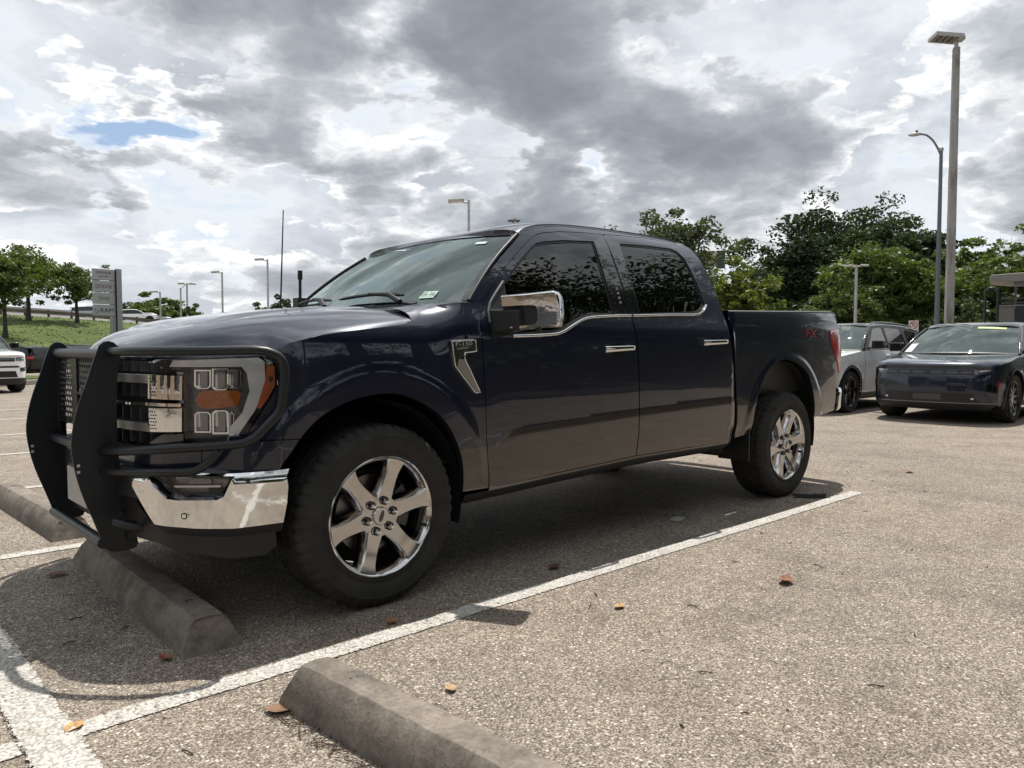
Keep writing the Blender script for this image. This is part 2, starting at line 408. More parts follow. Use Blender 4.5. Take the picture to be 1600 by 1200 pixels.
# ------------------------------------------------------------------ pickup truck: body surface
P_DOOR = crv([(.25, .88), (.36, .925), (.42, .948), (.48, .967), (.56, .979), (.68, .9872), (.80, .9932), (.90, .9968), (1.02, .9988), (1.12, 1.0), (1.20, 1.0), (1.26, .99), (1.30, .975), (1.36, .948), (1.50, .894), (1.65, .828), (1.80, .752), (1.87, .70), (1.92, .62)])
P_FEND = crv([(.25, .92), (.42, .95), (.50, .972), (.60, .982), (.80, .984), (1.0, .99), (1.10, .994), (1.18, .990), (1.24, .972), (1.29, .94), (1.325, .90), (1.345, .85), (1.36, .78)])
P_BED = crv([(.40, .93), (.55, .955), (.62, .975), (.75, .984), (.95, .984), (1.15, .988), (1.28, .982), (1.36, .972), (1.41, .96), (1.46, .94)])
TAP_PTS = [(-.90, 1.0), (-.892, .70), (-.87, .50), (-.845, .40), (-.80, .30), (-.725, .20), (-.64, .125), (-.54, .065), (-.45, .028), (-.35, .008), (-.2, 0), (3.8, 0), (4.2, .012), (4.6, .045), (4.9, .10)]
TAPER = crv(TAP_PTS)
FA = (-.005, .44); RA = (3.69, .47)
def flare(x, z, c, k):
    r = np.hypot((x-c[0])/k, z-c[1]); return (.0105*(1-sst(.595, .660, r))+.004*(1-sst(.62, .85, r)))*sst(.45, .62, z)
CREASE_X = [.3, .631, .665, .74, .82, 1.10, 1.82, 2.85, 2.935, 3.0]; CREASE_Z = [.668, .664, .668, .715, .738, .752, .781, .809, .818, .815]
def TY(x, z):
    x = np.asarray(x, float); z = np.asarray(z, float)
    wf = 1-sst(.22, .50, x); wb = sst(2.86, 2.92, x)
    y = P_FEND(z)*wf+P_BED(z)*wb+P_DOOR(z)*(1-wf-wb)
    zc = np.interp(x, CREASE_X, CREASE_Z); tq = np.clip((zc-z)/.060, 0, 1)
    y = y+.0052*(1-(1-tq)**2)*sst(.62, .85, x)*(1-sst(2.9, 2.95, x))
    return y+flare(x, z, FA, .985)+flare(x, z, RA, 1.0)-TAPER(x)
def side(sg, off=0.0):
    return lambda a, b: np.stack([np.asarray(a, float), sg*(TY(a, b)+off), np.asarray(b, float)], -1)
_xf = np.linspace(-.8999, -.2, 400); _yf = .985-TAPER(_xf)
_yf[0] = -.015
def XF(y): return np.interp(np.abs(y), _yf, _xf)      # plan curve of the nose
XFs = crv([(0, -.9), (.2, -.897), (.35, -.889), (.5, -.868), (.6, -.842), (.7, -.795), (.8, -.713), (.86, -.635), (.92, -.54), (.957, -.45), (.977, -.35)])
def front(off=0.0, rake=0.0):
    """(y, z) -> point on the nose, moved off forwards"""
    def f(a, b):
        a = np.asarray(a, float); b = np.asarray(b, float)
        return np.stack([XFs(np.abs(a))-off+rake*(b-.95), a, b], -1)
    return f
ARCH_F = [(-.478, .658), (-.459, .69), (-.426, .735), (-.368, .815), (-.278, .886), (-.137, .938), (.014, .954), (.134, .935), (.261, .875), (.349, .799), (.412, .701), (.445, .615), (.468, .52), (.480, .452)]
ARCH_R = [(3.165, .547), (3.172, .685), (3.200, .770), (3.272, .904), (3.385, 1.006), (3.514, 1.052), (3.66, 1.063), (3.85, 1.021), (4.000, .931), (4.092, .795), (4.135, .68), (4.150, .588)]
TT = [(.3, .668), (.439, .668), (.631, .664), (.665, .668), (.70, .690), (.74, .715), (.82, .738), (1.10, .752), (1.82, .781), (2.85, .809), (2.935, .818), (3.065, .785), (3.154, .752), (3.4, .752), (4.05, .770), (4.13, .778), (4.9, .812)]
def below_tt(x, z): return (z < np.interp(x, [p[0] for p in TT], [p[1] for p in TT])).astype(int)
OUT = lambda sg: (0, sg, .05)

truck = empty('pickup_truck', (0, 0, 0), 0, 'dark blue crew cab pickup truck with black grille guard and chrome wheels', 'pickup truck')
BS = [M_('blue'), M_('stone')]

def cutline(x0, x1):
    xs = [p[0] for p in TT]; zs = [p[1] for p in TT]
    pts = [(x0, float(np.interp(x0, xs, zs)))]+[p for p in TT if x0+.01 < p[0] < x1-.01]+[(x1, float(np.interp(x1, xs, zs)))]
    return pts
SEAM = [(-.49, 1.132), (-.43, 1.172), (-.295, 1.207), (-.109, 1.232), (.096, 1.257), (.19, 1.273), (.225, 1.290), (.256, 1.318)]
DOOR_F = [(.653, .449), (.622, .593), (.607, .721), (.598, .848), (.590, .976), (.580, 1.103), (.571, 1.197), (.576, 1.276), (.600, 1.331), (.643, 1.391), (.708, 1.458), (.836, 1.568), (1.022, 1.698), (1.135, 1.768)]
DOOR_TOP = [(1.135, 1.768), (1.19, 1.792), (1.254, 1.809), (1.401, 1.831), (1.6, 1.848), (1.815, 1.858)]
DOOR_B = [(1.815, 1.858), (1.795, 1.70), (1.792, 1.557), (1.785, 1.36), (1.785, 1.244), (1.808, 1.052), (1.828, .78), (1.826, .626), (1.819, .501)]
DOOR_R = [(1.815, 1.858), (2.02, 1.872), (2.238, 1.881), (2.513, 1.880), (2.60, 1.868), (2.66, 1.835), (2.705, 1.78), (2.745, 1.70), (2.775, 1.60), (2.787, 1.448), (2.775, 1.30), (2.785, 1.19), (2.812, 1.06), (2.845, .90), (2.85, .80), (2.835, .681), (2.815, .503)]
G = .0042
WIN_F = [(.800, 1.490), (.965, 1.618), (1.105, 1.714), (1.150, 1.738), (1.223, 1.756), (1.396, 1.781), (1.673, 1.801), (1.652, 1.587), (1.636, 1.349), (1.428, 1.334), (1.34, 1.318), (1.246, 1.286), (1.156, 1.250), (1.103, 1.236), (.771, 1.218), (.785, 1.36)]
WIN_R = [(1.930, 1.812), (2.219, 1.826), (2.49, 1.830), (2.555, 1.815), (2.595, 1.775), (2.618, 1.70), (2.632, 1.588), (2.635, 1.451), (2.585, 1.410), (2.52, 1.386), (2.455, 1.378), (1.885, 1.354), (1.894, 1.583)]
def offx(line, d): return [(x+d, z) for x, z in line]

def window(name, poly, parent, sg, sub_in=.012):
    return panel(name, poly, side(sg, -sub_in), M_('tint'), parent, OUT(sg), sp=.06, th=0)
def strip(name, line, w, sg, m, parent, off, k=8, z_tilt=0):
    """a rounded moulding following line on the body side"""
    L = resample(spline(line, .03), .02, False); p = [tuple(side(sg, off)(np.array([a]), np.array([b]))[0]) for a, b in L]
    mb = MB(); mb.tube(p, w, k); return mb.build(name, m, parent, smooth=60, weld=False, fix=False)

def build_side(sg):
    near = sg < 0
    # fender
    arch = spline(ARCH_F, .02)
    poly = [(-.488, 1.106), (-.474, 1.061), (-.474, 1.005), (-.500, .951), (-.543, .873), (-.585, .799), (-.592, .787), (-.392, .785)]
    a2 = [p for p in arch if p[1] > .79 or p[0] > 0]
    poly += a2+[(.50, .450), (.645, .449)]
    poly += offx(DOOR_F, -G)[1:10]+[(.60, 1.385), (.55, 1.380), (.47, 1.374), (.389, 1.363), (.32, 1.345), (.256, 1.318)]+SEAM[::-1][1:]
    f = panel('fender', poly, side(sg), BS, truck, OUT(sg), sp=.017, cuts=[cutline(.455, .60)], cls=lambda x, z: below_tt(x, z)*(x > .3))
    # wheel arch lip: the edge turns in
    mb = MB(); L = resample(a2, .02, False)
    p = side(sg)(np.array([q[0] for q in L]), np.array([q[1] for q in L])); q = p.copy(); q[:, 1] -= sg*.035
    mb.grid(np.stack([p, q], 1)); mb.build('arch_lip', M_('plast'), f)
    # doors
    for kind in ('front', 'rear'):
        if kind == 'front':
            po = offx(DOOR_F, 0)+DOOR_TOP[1:-1]+offx(DOOR_B, -G)+[(1.172, .475)]
            win = WIN_F; x0, x1 = .62, 1.822
        else:
            po = offx(DOOR_B[::-1], G)+DOOR_R[1:]+[(2.3, .502)]
            win = WIN_R; x0, x1 = 1.834, 2.84
        inset = [q for q in win]
        d = panel(kind+'_door', po, side(sg), BS, truck, OUT(sg), holes=[inset], sp=.024, cuts=[cutline(x0, x1), [(x, z-.02) for x, z in cutline(x0, x1)], [(x, z-.04) for x, z in cutline(x0, x1)], [(x, z-.06) for x, z in cutline(x0, x1)]], cls=below_tt)
        # black seal around the glass, then the glass
        A = np.array(win); c = A.mean(0); inner = []
        N = len(win)
        ins = .016
        for i in range(N):
            a = A[i-1]; b = A[i]; e = A[(i+1) % N]; t1 = (b-a)/np.linalg.norm(b-a); t2 = (e-b)/np.linalg.norm(e-b)
            n1 = np.array([t1[1], -t1[0]]); n2 = np.array([t2[1], -t2[0]]); nn = n1+n2; nn /= np.linalg.norm(nn)
            if (c-b)@nn < 0: nn = -nn
            inner.append(tuple(b+nn*ins))
        panel('window_seal', win, side(sg, -.006), M_('plast'), d, OUT(sg), holes=[inner], sp=.05, step=.03, th=.01)
        g = panel('window', inner, side(sg, -.010), M_('tint'), d, OUT(sg), sp=.06, th=0)
        # handle: chrome pull with a dark cup behind
        hx0, hx1, hz = (1.48, 1.75, 1.146) if kind == 'front' else (2.475, 2.765, 1.187)
        y = lambda x, z, o=0: sg*(float(TY(x, z))+o)
        mb = MB(); n_ = 14; Gd = []
        for i in range(n_+1):
            t = i/n_; x = hx0+(hx1-hx0)*t; z = hz+.009*t; b = .034*min(1, 5*t+.35, 5*(1-t)+.35)
            hh = .019*(1-.18*t); ring = []
            for j in range(12):
                a = 2*math.pi*j/12; ring.append((x, y(x, z, b)+sg*.010*math.sin(a)*1.2, z+hh*max(-.9, min(.9, 1.3*math.cos(a)))))
            Gd.append(ring+[ring[0]])
        mb.grid(np.array(Gd)); mb.add(Gd[0][:-1], [tuple(range(12))]); mb.add(Gd[-1][:-1], [tuple(range(12))])
        mb.box((hx0-.004, min(y(hx0, hz, -.01), y(hx0, hz, .02)), hz-.012), (hx0+.05, max(y(hx0, hz, -.01), y(hx0, hz, .02)), hz+.012))
        mb.box((hx1-.05, min(y(hx1, hz, -.01), y(hx1, hz, .02)), hz), (hx1, max(y(hx1, hz, -.01), y(hx1, hz, .02)), hz+.02))
        h = mb.build('handle', M_('chrome'), d, smooth=50)
        mb = MB(); c = [(hx0+.13+.085*math.cos(a)*1.0, hz+.004+.030*math.sin(a)) for a in np.linspace(0, 2*math.pi, 20)[:-1]]
        panel('handle_cup', c, side(sg, .0022), M_('gloss'), h, OUT(sg), sp=.02, th=.0)
        if kind == 'front':
            # applique with the keypad on the pillar, mirror sail
            ap = [(1.678, 1.801), (1.80, 1.848), (1.782, 1.70), (1.780, 1.557), (1.775, 1.352), (1.640, 1.347), (1.656, 1.587)]
            panel('pillar_trim', ap, side(sg, .002), M_('gloss'), d, OUT(sg), sp=.05, th=.004)
            if near:
                kp = MB()
                for i in range(5):
                    z = 1.425+.028*i; x = 1.722+.0018*i; kp.box((x-.009, y(x, z, .0035)-.001, z-.007), (x+.009, y(x, z, .0035)+.001, z+.007))
                kp.build('keypad', mat('keypad_print', (.34, .35, .37), .4), d)
            sail = [(.796, 1.483), (.785, 1.36), (.771, 1.222), (.64, 1.20), (.628, 1.30), (.664, 1.370)]
            panel('mirror_sail', sail, side(sg, .004), M_('plast'), d, OUT(sg), sp=.04, th=.02)
            strip('sail_seal', [(.632, 1.28), (.640, 1.335), (.668, 1.378), (.730, 1.437), (.798, 1.497)], .0075, sg, mat('grey_seal', (.10, .10, .105), .35), d, .006)
        else:
            ap = [(1.803, 1.853), (1.925, 1.812), (1.893, 1.583), (1.882, 1.354), (1.798, 1.352), (1.80, 1.557), (1.803, 1.70)]
            panel('pillar_trim', ap, side(sg, .002), M_('gloss'), d, OUT(sg), sp=.05, th=.004)
        belt = [(.771, 1.213), (1.0, 1.222), (1.101, 1.230), (1.154, 1.243), (1.241, 1.279), (1.334, 1.312), (1.422, 1.328), (1.62, 1.341), (1.782, 1.347)] if kind == 'front' else [(1.795, 1.347), (2.2, 1.364), (2.455, 1.372), (2.53, 1.382), (2.59, 1.404), (2.640, 1.442)]
        strip('belt_moulding', belt, .0085, sg, M_('chrome'), d, .006)
    # cab side: pillars, rail over the doors, rear corner, sill
    outer = [(.652, 1.398), (.70, 1.436)] 
    outer = [(.655, .432), (1.172, .457), (1.82, .484), (2.815, .486), (2.935, .488), (2.925, .62), (2.905, .811), (2.872, 1.036), (2.832, 1.213), (2.836, 1.392), (2.828, 1.572), (2.815, 1.70), (2.79, 1.79), (2.745, 1.850), (2.68, 1.882), (2.55, 1.898), (2.238, 1.902), (1.968, 1.898), (1.6, 1.882), (1.4, 1.866), (1.23, 1.842), (1.15, 1.822), (1.085, 1.798), (1.038, 1.770), (.835, 1.628), (.641, 1.478), (.548, 1.388), (.60, 1.384), (.640, 1.398)]
    df = offx(DOOR_F, -.003)+[(x, z+.004) for x, z in DOOR_TOP[1:-1]]+[(x, z+.004) for x, z in DOOR_R[:9]]+[(x+.004, z) for x, z in DOOR_R[9:]]+[(2.3, .497), (1.819, .496), (1.172, .470)]
    cs = panel('cab_side', outer, side(sg, -.0015), BS, truck, OUT(sg), holes=[df], sp=.03, cuts=[cutline(2.856, 2.90)], cls=below_tt)
    # door frames seen through the shut lines and the glass: one inner skin
    inner_out = [(.62, .46), (2.80, .50), (2.83, .81), (2.76, 1.2), (2.77, 1.5), (2.72, 1.75), (2.6, 1.87), (2.2, 1.885), (1.8, 1.875), (1.25, 1.82), (1.05, 1.74), (.66, 1.44), (.59, 1.30), (.58, 1.0)]
    grow = lambda w: [tuple(np.array(w).mean(0)+(np.array(q)-np.array(w).mean(0))*1.0) for q in w]
    panel('door_frame', inner_out, side(sg, -.035), M_('dark'), cs, OUT(sg), holes=[grow(WIN_F), grow(WIN_R)], sp=.08, th=.03)
    # sill under the doors
    mb = MB(); xs = np.linspace(.50, 2.93, 24); rows = []
    for x in xs:
        z = np.interp(x, [.5, .65, 1.17, 1.82, 2.93], [.425, .430, .455, .482, .486]); yy = float(TY(x, z))
        rows.append([(x, sg*(yy-.002), z+.003), (x, sg*(yy-.02), z-.03), (x, sg*(yy-.07), z-.055), (x, sg*(yy-.25), z-.06), (x, sg*(yy-.3), z+.05)])
    mb.grid(np.array(rows)); mb.build('sill', M_('plast'), truck)
    # bed side
    arch = spline(ARCH_R, .02)
    bp = [(2.884, 1.404), (2.880, 1.303), (2.900, 1.169), (2.936, .9), (2.958, .718), (2.970, .60), (2.985, .512), (3.157, .530)]+arch+[(4.64, .618), (4.685, .72), (4.70, .795), (4.705, .935), (4.66, 1.0), (4.56, 1.10), (4.47, 1.20), (4.447, 1.306), (4.60, 1.312), (4.655, 1.316), (4.640, 1.40), (4.615, 1.440), (4.57, 1.452), (4.3, 1.444), (3.6, 1.424)]
    b = panel('bed_side', bp, side(sg), BS, truck, OUT(sg), sp=.019, cuts=[cutline(2.952, 3.165), cutline(4.098, 4.69)], cls=below_tt)
    mb = MB(); L = resample(arch, .02, False); p = side(sg)(np.array([q[0] for q in L]), np.array([q[1] for q in L])); q = p.copy(); q[:, 1] -= sg*.03
    mb.grid(np.stack([p, q], 1)); mb.build('arch_lip', M_('plast'), b)
    # black rail cap on the bed side, inner wall
    mb = MB(); rows = []
    for x in np.linspace(2.89, 4.60, 30):
        z = np.interp(x, [2.88, 3.6, 4.3, 4.6], [1.404, 1.424, 1.444, 1.452]); yy = float(TY(x, z))
        rows.append([(x, sg*(yy+.002), z-.012), (x, sg*(yy+.003), z+.004), (x, sg*(yy-.012), z+.012), (x, sg*(yy-.09), z+.012), (x, sg*(yy-.10), z-.02), (x, sg*(yy-.10), .80)])
    mb.grid(np.array(rows)); mb.build('bed_rail', mat('rail_cap', (.035, .036, .038), .42), b)
    if near:
        panel('fuel_door', [(3.075+.085*math.cos(a), 1.125+.085*math.sin(a)) for a in np.linspace(0, 2*math.pi, 33)[:-1]], side(sg, .0012), M_('blue'), b, OUT(sg), sp=.03, th=.002)
    # off-road decal on the bed
    def bedtext(body, x0, z0, w, h, m, shear=.18):
        me = text_mesh(body, 1.0, 0, 'LEFT'); c = np.array([v.co for v in me.vertices]); mn = c.min(0); mx = c.max(0)
        u = (c-mn)/np.maximum(mx-mn, 1e-6)
        if not near: u[:, 0] = 1-u[:, 0]
        x = x0+u[:, 0]*w+u[:, 1]*shear*h; z = z0+u[:, 1]*h
        p = side(sg, .003)(x, z)
        for v, q in zip(me.vertices, p): v.co = q
        me.materials.clear(); me.materials.append(m); return link('lettering', me, b)
    bedtext('FX', 3.955, 1.236, .205, .068, mat('decal_red', (.30, .016, .02), .35), .25)
    bedtext('4', 4.185, 1.236, .12, .068, mat('decal_grey', (.085, .09, .10), .35), .25)
    bedtext('OFF ROAD', 3.99, 1.212, .27, .016, mat('decal_grey', (.085, .09, .10), .35), .25)
    # tail lamp, wraps the corner
    tl = [(4.449, 1.304), (4.60, 1.310), (4.654, 1.313), (4.69, 1.24), (4.712, 1.12), (4.715, .95), (4.700, .937), (4.662, 1.003), (4.562, 1.103), (4.472, 1.203)]
    t = panel('tail_lamp', tl, side(sg, .006), M_('red'), truck, OUT(sg), sp=.03, th=.02)
    mb = MB(); rows = []
    for z in np.linspace(.94, 1.312, 9):
        x = np.interp(z, [.94, .95, 1.12, 1.24, 1.312], [4.70, 4.715, 4.712, 4.69, 4.655]); yy = float(TY(x, z))+.006
        rows.append([(x, sg*yy, z), (x+.03, sg*(yy-.012), z), (x+.055, sg*(yy-.05), z), (x+.065, sg*(yy-.13), z)])
    mb.grid(np.array(rows)); mb.build('rear_lens', M_('red'), t)
    cl = MB(); rows = []
    for z in np.linspace(1.07, 1.20, 4):
        x = np.interp(z, [.95, 1.12, 1.24], [4.715, 4.712, 4.69]); yy = float(TY(x, z))+.009
        rows.append([(x-.005, sg*yy, z), (x+.03, sg*(yy-.010), z), (x+.060, sg*(yy-.05), z)])
    cl.grid(np.array(rows)); cl.build('reversing_lens', M_('white'), t)
    # wheel wells
    for c, r, x0 in ((FA, .50, 0), (RA, .56, 0)):
        mb = MB(); pr = [(r, sg*.90), (r+.02, sg*.55)]
        mb.lathe([(r, .93*sg), (r+.01, .45*sg), (.05, .44*sg)], (c[0], 0, c[1]-.02 if c is FA else c[1]+.02), 'y', 28, arc=(R(-15), R(195))); mb.build('wheel_well', M_('dark'), truck)
    if True:  # fender badge: chrome plate with a long tail
        bx = [(.373, 1.187), (.517, 1.194), (.523, 1.138), (.452, 1.131), (.452, 1.100), (.548, .937), (.516, .937), (.394, 1.068)]
        bd = panel('fender_badge', bx, side(sg, .014), M_('chrome'), truck, OUT(sg), sp=.03, th=.016)
        panel('badge_plate', [(.386, 1.182), (.510, 1.188), (.514, 1.145), (.392, 1.139)], side(sg, .0160), M_('plast'), bd, OUT(sg), sp=.03, th=0)
        def btext(body, x0, z0, w, h):
            me = text_mesh(body, 1.0, 0, 'LEFT'); c = np.array([v.co for v in me.vertices]); mn = c.min(0); mx = c.max(0); u = (c-mn)/np.maximum(mx-mn, 1e-6)
            if not near: u[:, 0] = 1-u[:, 0]
            p = side(sg, .0175)(x0+u[:, 0]*w, z0+u[:, 1]*h+u[:, 0]*.005)
            for v, q in zip(me.vertices, p): v.co = q
            me.materials.clear(); me.materials.append(mat('badge_print', (.8, .8, .72), .2, .6)); link('lettering', me, bd)
        btext('F-150', .395, 1.163, .098, .019); btext('LARIAT', .404, 1.146, .070, .011)
        fo = [tuple(side(sg, .014)(np.array([a]), np.array([b_]))[0]) for a, b_ in resample(bx, .02)]
        mb = MB(); mb.tube(fo, .0034, 8, closed=True); mb.build('badge_rim', M_('chrome'), bd, smooth=60)
        panel('badge_facet', [(.455, 1.098), (.461, 1.092), (.546, .940), (.520, .940), (.403, 1.066), (.412, 1.102)], side(sg, .0155), mat('brushed_badge', (.42, .40, .38), .42, .9), bd, OUT(sg), sp=.03, th=0)
for sg in (-1, 1): build_side(sg)

# ------------------------------------------------------------------ hood, windshield, roof, cab back
def hood_z(xi, lat, x, ze):
    H = HPROF(xi); g = np.sqrt(np.clip(1-(1-np.clip(lat/.21, 0, 1))**2, 0, 1)); return ze+(H-ze)*g
HPROF = crv([(0, 1.118), (.012, 1.142), (.04, 1.168), (.09, 1.200), (.19, 1.240), (.38, 1.287), (.58, 1.319), (.8, 1.342), (1.03, 1.353), (1.3, 1.362)])
SEAMZ = crv([(-.92, 1.12), (-.6, 1.121), (-.49, 1.132), (-.43, 1.172), (-.295, 1.207), (-.109, 1.232), (.096, 1.257), (.19, 1.273), (.225, 1.290), (.256, 1.318)])
SHOULD = crv([(0, 0), (.012, .24), (.035, .44), (.075, .60), (.14, .76), (.23, .92), (.34, 1)])
def build_hood():
    nt, na = 97, 70
    T = np.linspace(-1, 1, nt); T = np.sign(T)*(1-(1-np.abs(T))**1.35)
    rows = []
    for t in T:
        ya = abs(t)*.967
        xf = float(XFs(ya*1.0))+.006; xr = .205+.05*abs(t)**3
        a = np.linspace(0, 1, na)**1.5
        x = xf+(xr-xf)*a
        zs = SEAMZ(x); ys = TY(x, zs)-.002
        y = np.where(abs(t) > .999, ys, np.minimum(ya/.967*np.maximum(ys, ya), ys))
        lat = ys-np.abs(y)
        xi = x-xf
        H = HPROF(xi)+.012*(1-sst(.46, .56, np.abs(y)))*sst(.1, .4, xi)-.010*np.clip(np.abs(y)/.9, 0, 1)**2
        g = SHOULD(lat)
        z = zs+(H-zs)*g
        z = np.where(xi < .25, np.minimum(z, np.maximum(HPROF(xi), 1.118)), z)
        rows.append(np.stack([x, np.sign(t)*np.abs(y), z], -1))
    Gd = np.array(rows)
    mb = MB(); mb.grid(Gd)
    # turned-down edges
    e = Gd[:, 0].copy(); e2 = e.copy(); e2[:, 2] -= .03; e2[:, 0] += .02; mb.grid(np.stack([e, e2], 1))
    e = Gd[:, -1].copy(); e2 = e.copy(); e2[:, 2] -= .03; mb.grid(np.stack([e, e2], 1))
    return mb.build('hood', M_('blue'), truck, smooth=28)
hood = build_hood()
def build_cowl():
    # black cowl panel between hood and glass
    mb = MB(); rows = []
    for t in np.linspace(-.76, .76, 25):
        x0 = .212+.05*abs(t)**3; x1 = .345+.215*abs(t)**2.2; y = .93*t
        rows.append([(x0, y*.965, 1.325-.05*abs(t)**6), (x0+.01, y*.965, 1.345-.03*abs(t)**6), ((x0+x1)/2, y*.975, 1.352), (x1, y*.99, 1.372)])
    mb.grid(np.array(rows)); mb.build('cowl', M_('plast'), truck)
build_cowl()
def build_cowl_side():
    # painted corner between fender top and the foot of the windshield
    for sg in (-1, 1):
        rows = []
        for x in np.linspace(.19, .60, 22):
            ze = float(np.interp(x, [.19, .225, .256, .32, .389, .47, .55, .60], [1.272, 1.289, 1.317, 1.344, 1.362, 1.373, 1.379, 1.384])); ye = float(TY(x, ze))-.001
            yi = .70 if x < .47 else .922*min(1, ((x-.325)/.215))**(1/2.2)+.0
            yi = min(yi, ye-.004); zi = 1.348+.125*(x-.19) if x < .47 else 1.383
            row = []
            for k in np.linspace(0, 1, 9):
                y = ye+(yi-ye)*k; g = math.sqrt(max(0, 1-(1-k)**2)); row.append((x, sg*y, ze+(max(zi, ze)-ze)*g))
            rows.append(row)
        mb = MB(); mb.grid(np.array(rows)); mb.build('cowl_corner', M_('blue'), truck, smooth=60)
build_cowl_side()
def ws_pt(t, s):
    xb = .33+.215*abs(t)**2.2; zb = 1.372+.012*abs(t)**2; yb = .922*t
    xt = 1.000+.038*t*t; zt = 1.812-.030*t*t; yt = .757*t
    bul = .022*math.sin(math.pi*s)
    return (xb+(xt-xb)*s-bul*.6, yb+(yt-yb)*s, zb+(zt-zb)*s+bul*.7)
def build_glass():
    Gd = np.array([[ws_pt(t, s) for s in np.linspace(0, 1, 20)] for t in np.linspace(-1, 1, 41)])
    mb = MB(); mb.grid(Gd); w = mb.build('windshield', M_('wind'), truck, smooth=60)
    # dark printed border and pillar mouldings
    mb = MB(); o = np.array([-.003, 0, .004])
    for t0, t1 in ((-1, -.965), (.965, 1)):
        mb.grid(np.array([[np.array(ws_pt(t, s))+o for s in np.linspace(0, 1, 20)] for t in (t0, (t0+t1)/2, t1)]))
    mb.grid(np.array([[np.array(ws_pt(t, s))+o for s in (.965, .985, 1)] for t in np.linspace(-1, 1, 41)]))
    mb.grid(np.array([[np.array(ws_pt(t, s))+o for s in (0, .015, .03)] for t in np.linspace(-.7, .7, 41)]))
    mb.build('glass_border', M_('gloss'), w, smooth=60)
    for sg in (-1, 1):
        mb = MB(); mb.tube([np.array(ws_pt(sg*1.006, s))+np.array([-.002, 0, .004]) for s in np.linspace(.0, .97, 16)], .010, 8)
        mb.build('pillar_moulding', M_('plast'), w, smooth=60)
    # stickers inside the glass
    def on_glass(t0, t1, s0, s1, name, m, lift=.004, par=w):
        mb = MB(); mb.grid(np.array([[np.array(ws_pt(t, s))+np.array([-lift*.6, 0, lift]) for s in np.linspace(s0, s1, 3)] for t in np.linspace(t0, t1, 3)])); return mb.build(name, m, par)
    stw = mat('sticker_green', (.50, .66, .58), .5)
    on_glass(-.80, -.70, .815, .855, 'toll_sticker', stw)
    st = on_glass(-.79, -.695, .055, .135, 'inspection_sticker', stw)
    a = np.array(ws_pt(-.745, .095)); r = np.array(ws_pt(-.79, .095))-np.array(ws_pt(-.70, .095)); u = np.array(ws_pt(-.745, .13))-np.array(ws_pt(-.745, .06))
    r = Vector(r).normalized(); u = Vector(u); u = (u-r*u.dot(r)).normalized(); nrm = r.cross(u)
    if nrm.x > 0: r = -r
    lettering('05-26', .036, mat('ink', (.02, .03, .03), .6), st, Vector(a)+Vector((-.006, 0, .008)), r, u, 0)
    # wipers
    for t0, t1, s1 in ((-.62, -.05, .02), (.05, .62, .02)):
        mb = MB(); pts = [np.array(ws_pt(t0+(t1-t0)*k, .045+.03*math.sin(math.pi*k)))+np.array([-.02, 0, .028]) for k in np.linspace(0, 1, 12)]
        mb.tube(pts, [.006]+[.009]*10+[.004], 6)
        mb.tube([np.array(ws_pt(t0-.02, -.02))+np.array([-.03, 0, .02]), np.array(ws_pt(t0+.08, .02))+np.array([-.03, 0, .045]), np.array(ws_pt((t0+t1)/2, .06))+np.array([-.02, 0, .04])], [.016, .013, .008], 8)
        mb.build('wiper', M_('plast'), truck, smooth=50)
build_glass()
ROOFZ = crv([(1.0, 1.814), (1.05, 1.838), (1.146, 1.866), (1.3, 1.896), (1.5, 1.920), (1.9, 1.943), (2.3, 1.942), (2.6, 1.926), (2.72, 1.905), (2.80, 1.86)])
RAILZ = crv([(.88, 1.70), (1.038, 1.772), (1.085, 1.799), (1.15, 1.823), (1.23, 1.843), (1.4, 1.867), (1.6, 1.883), (1.968, 1.899), (2.238, 1.903), (2.55, 1.899), (2.68, 1.883), (2.745, 1.851), (2.79, 1.80)])
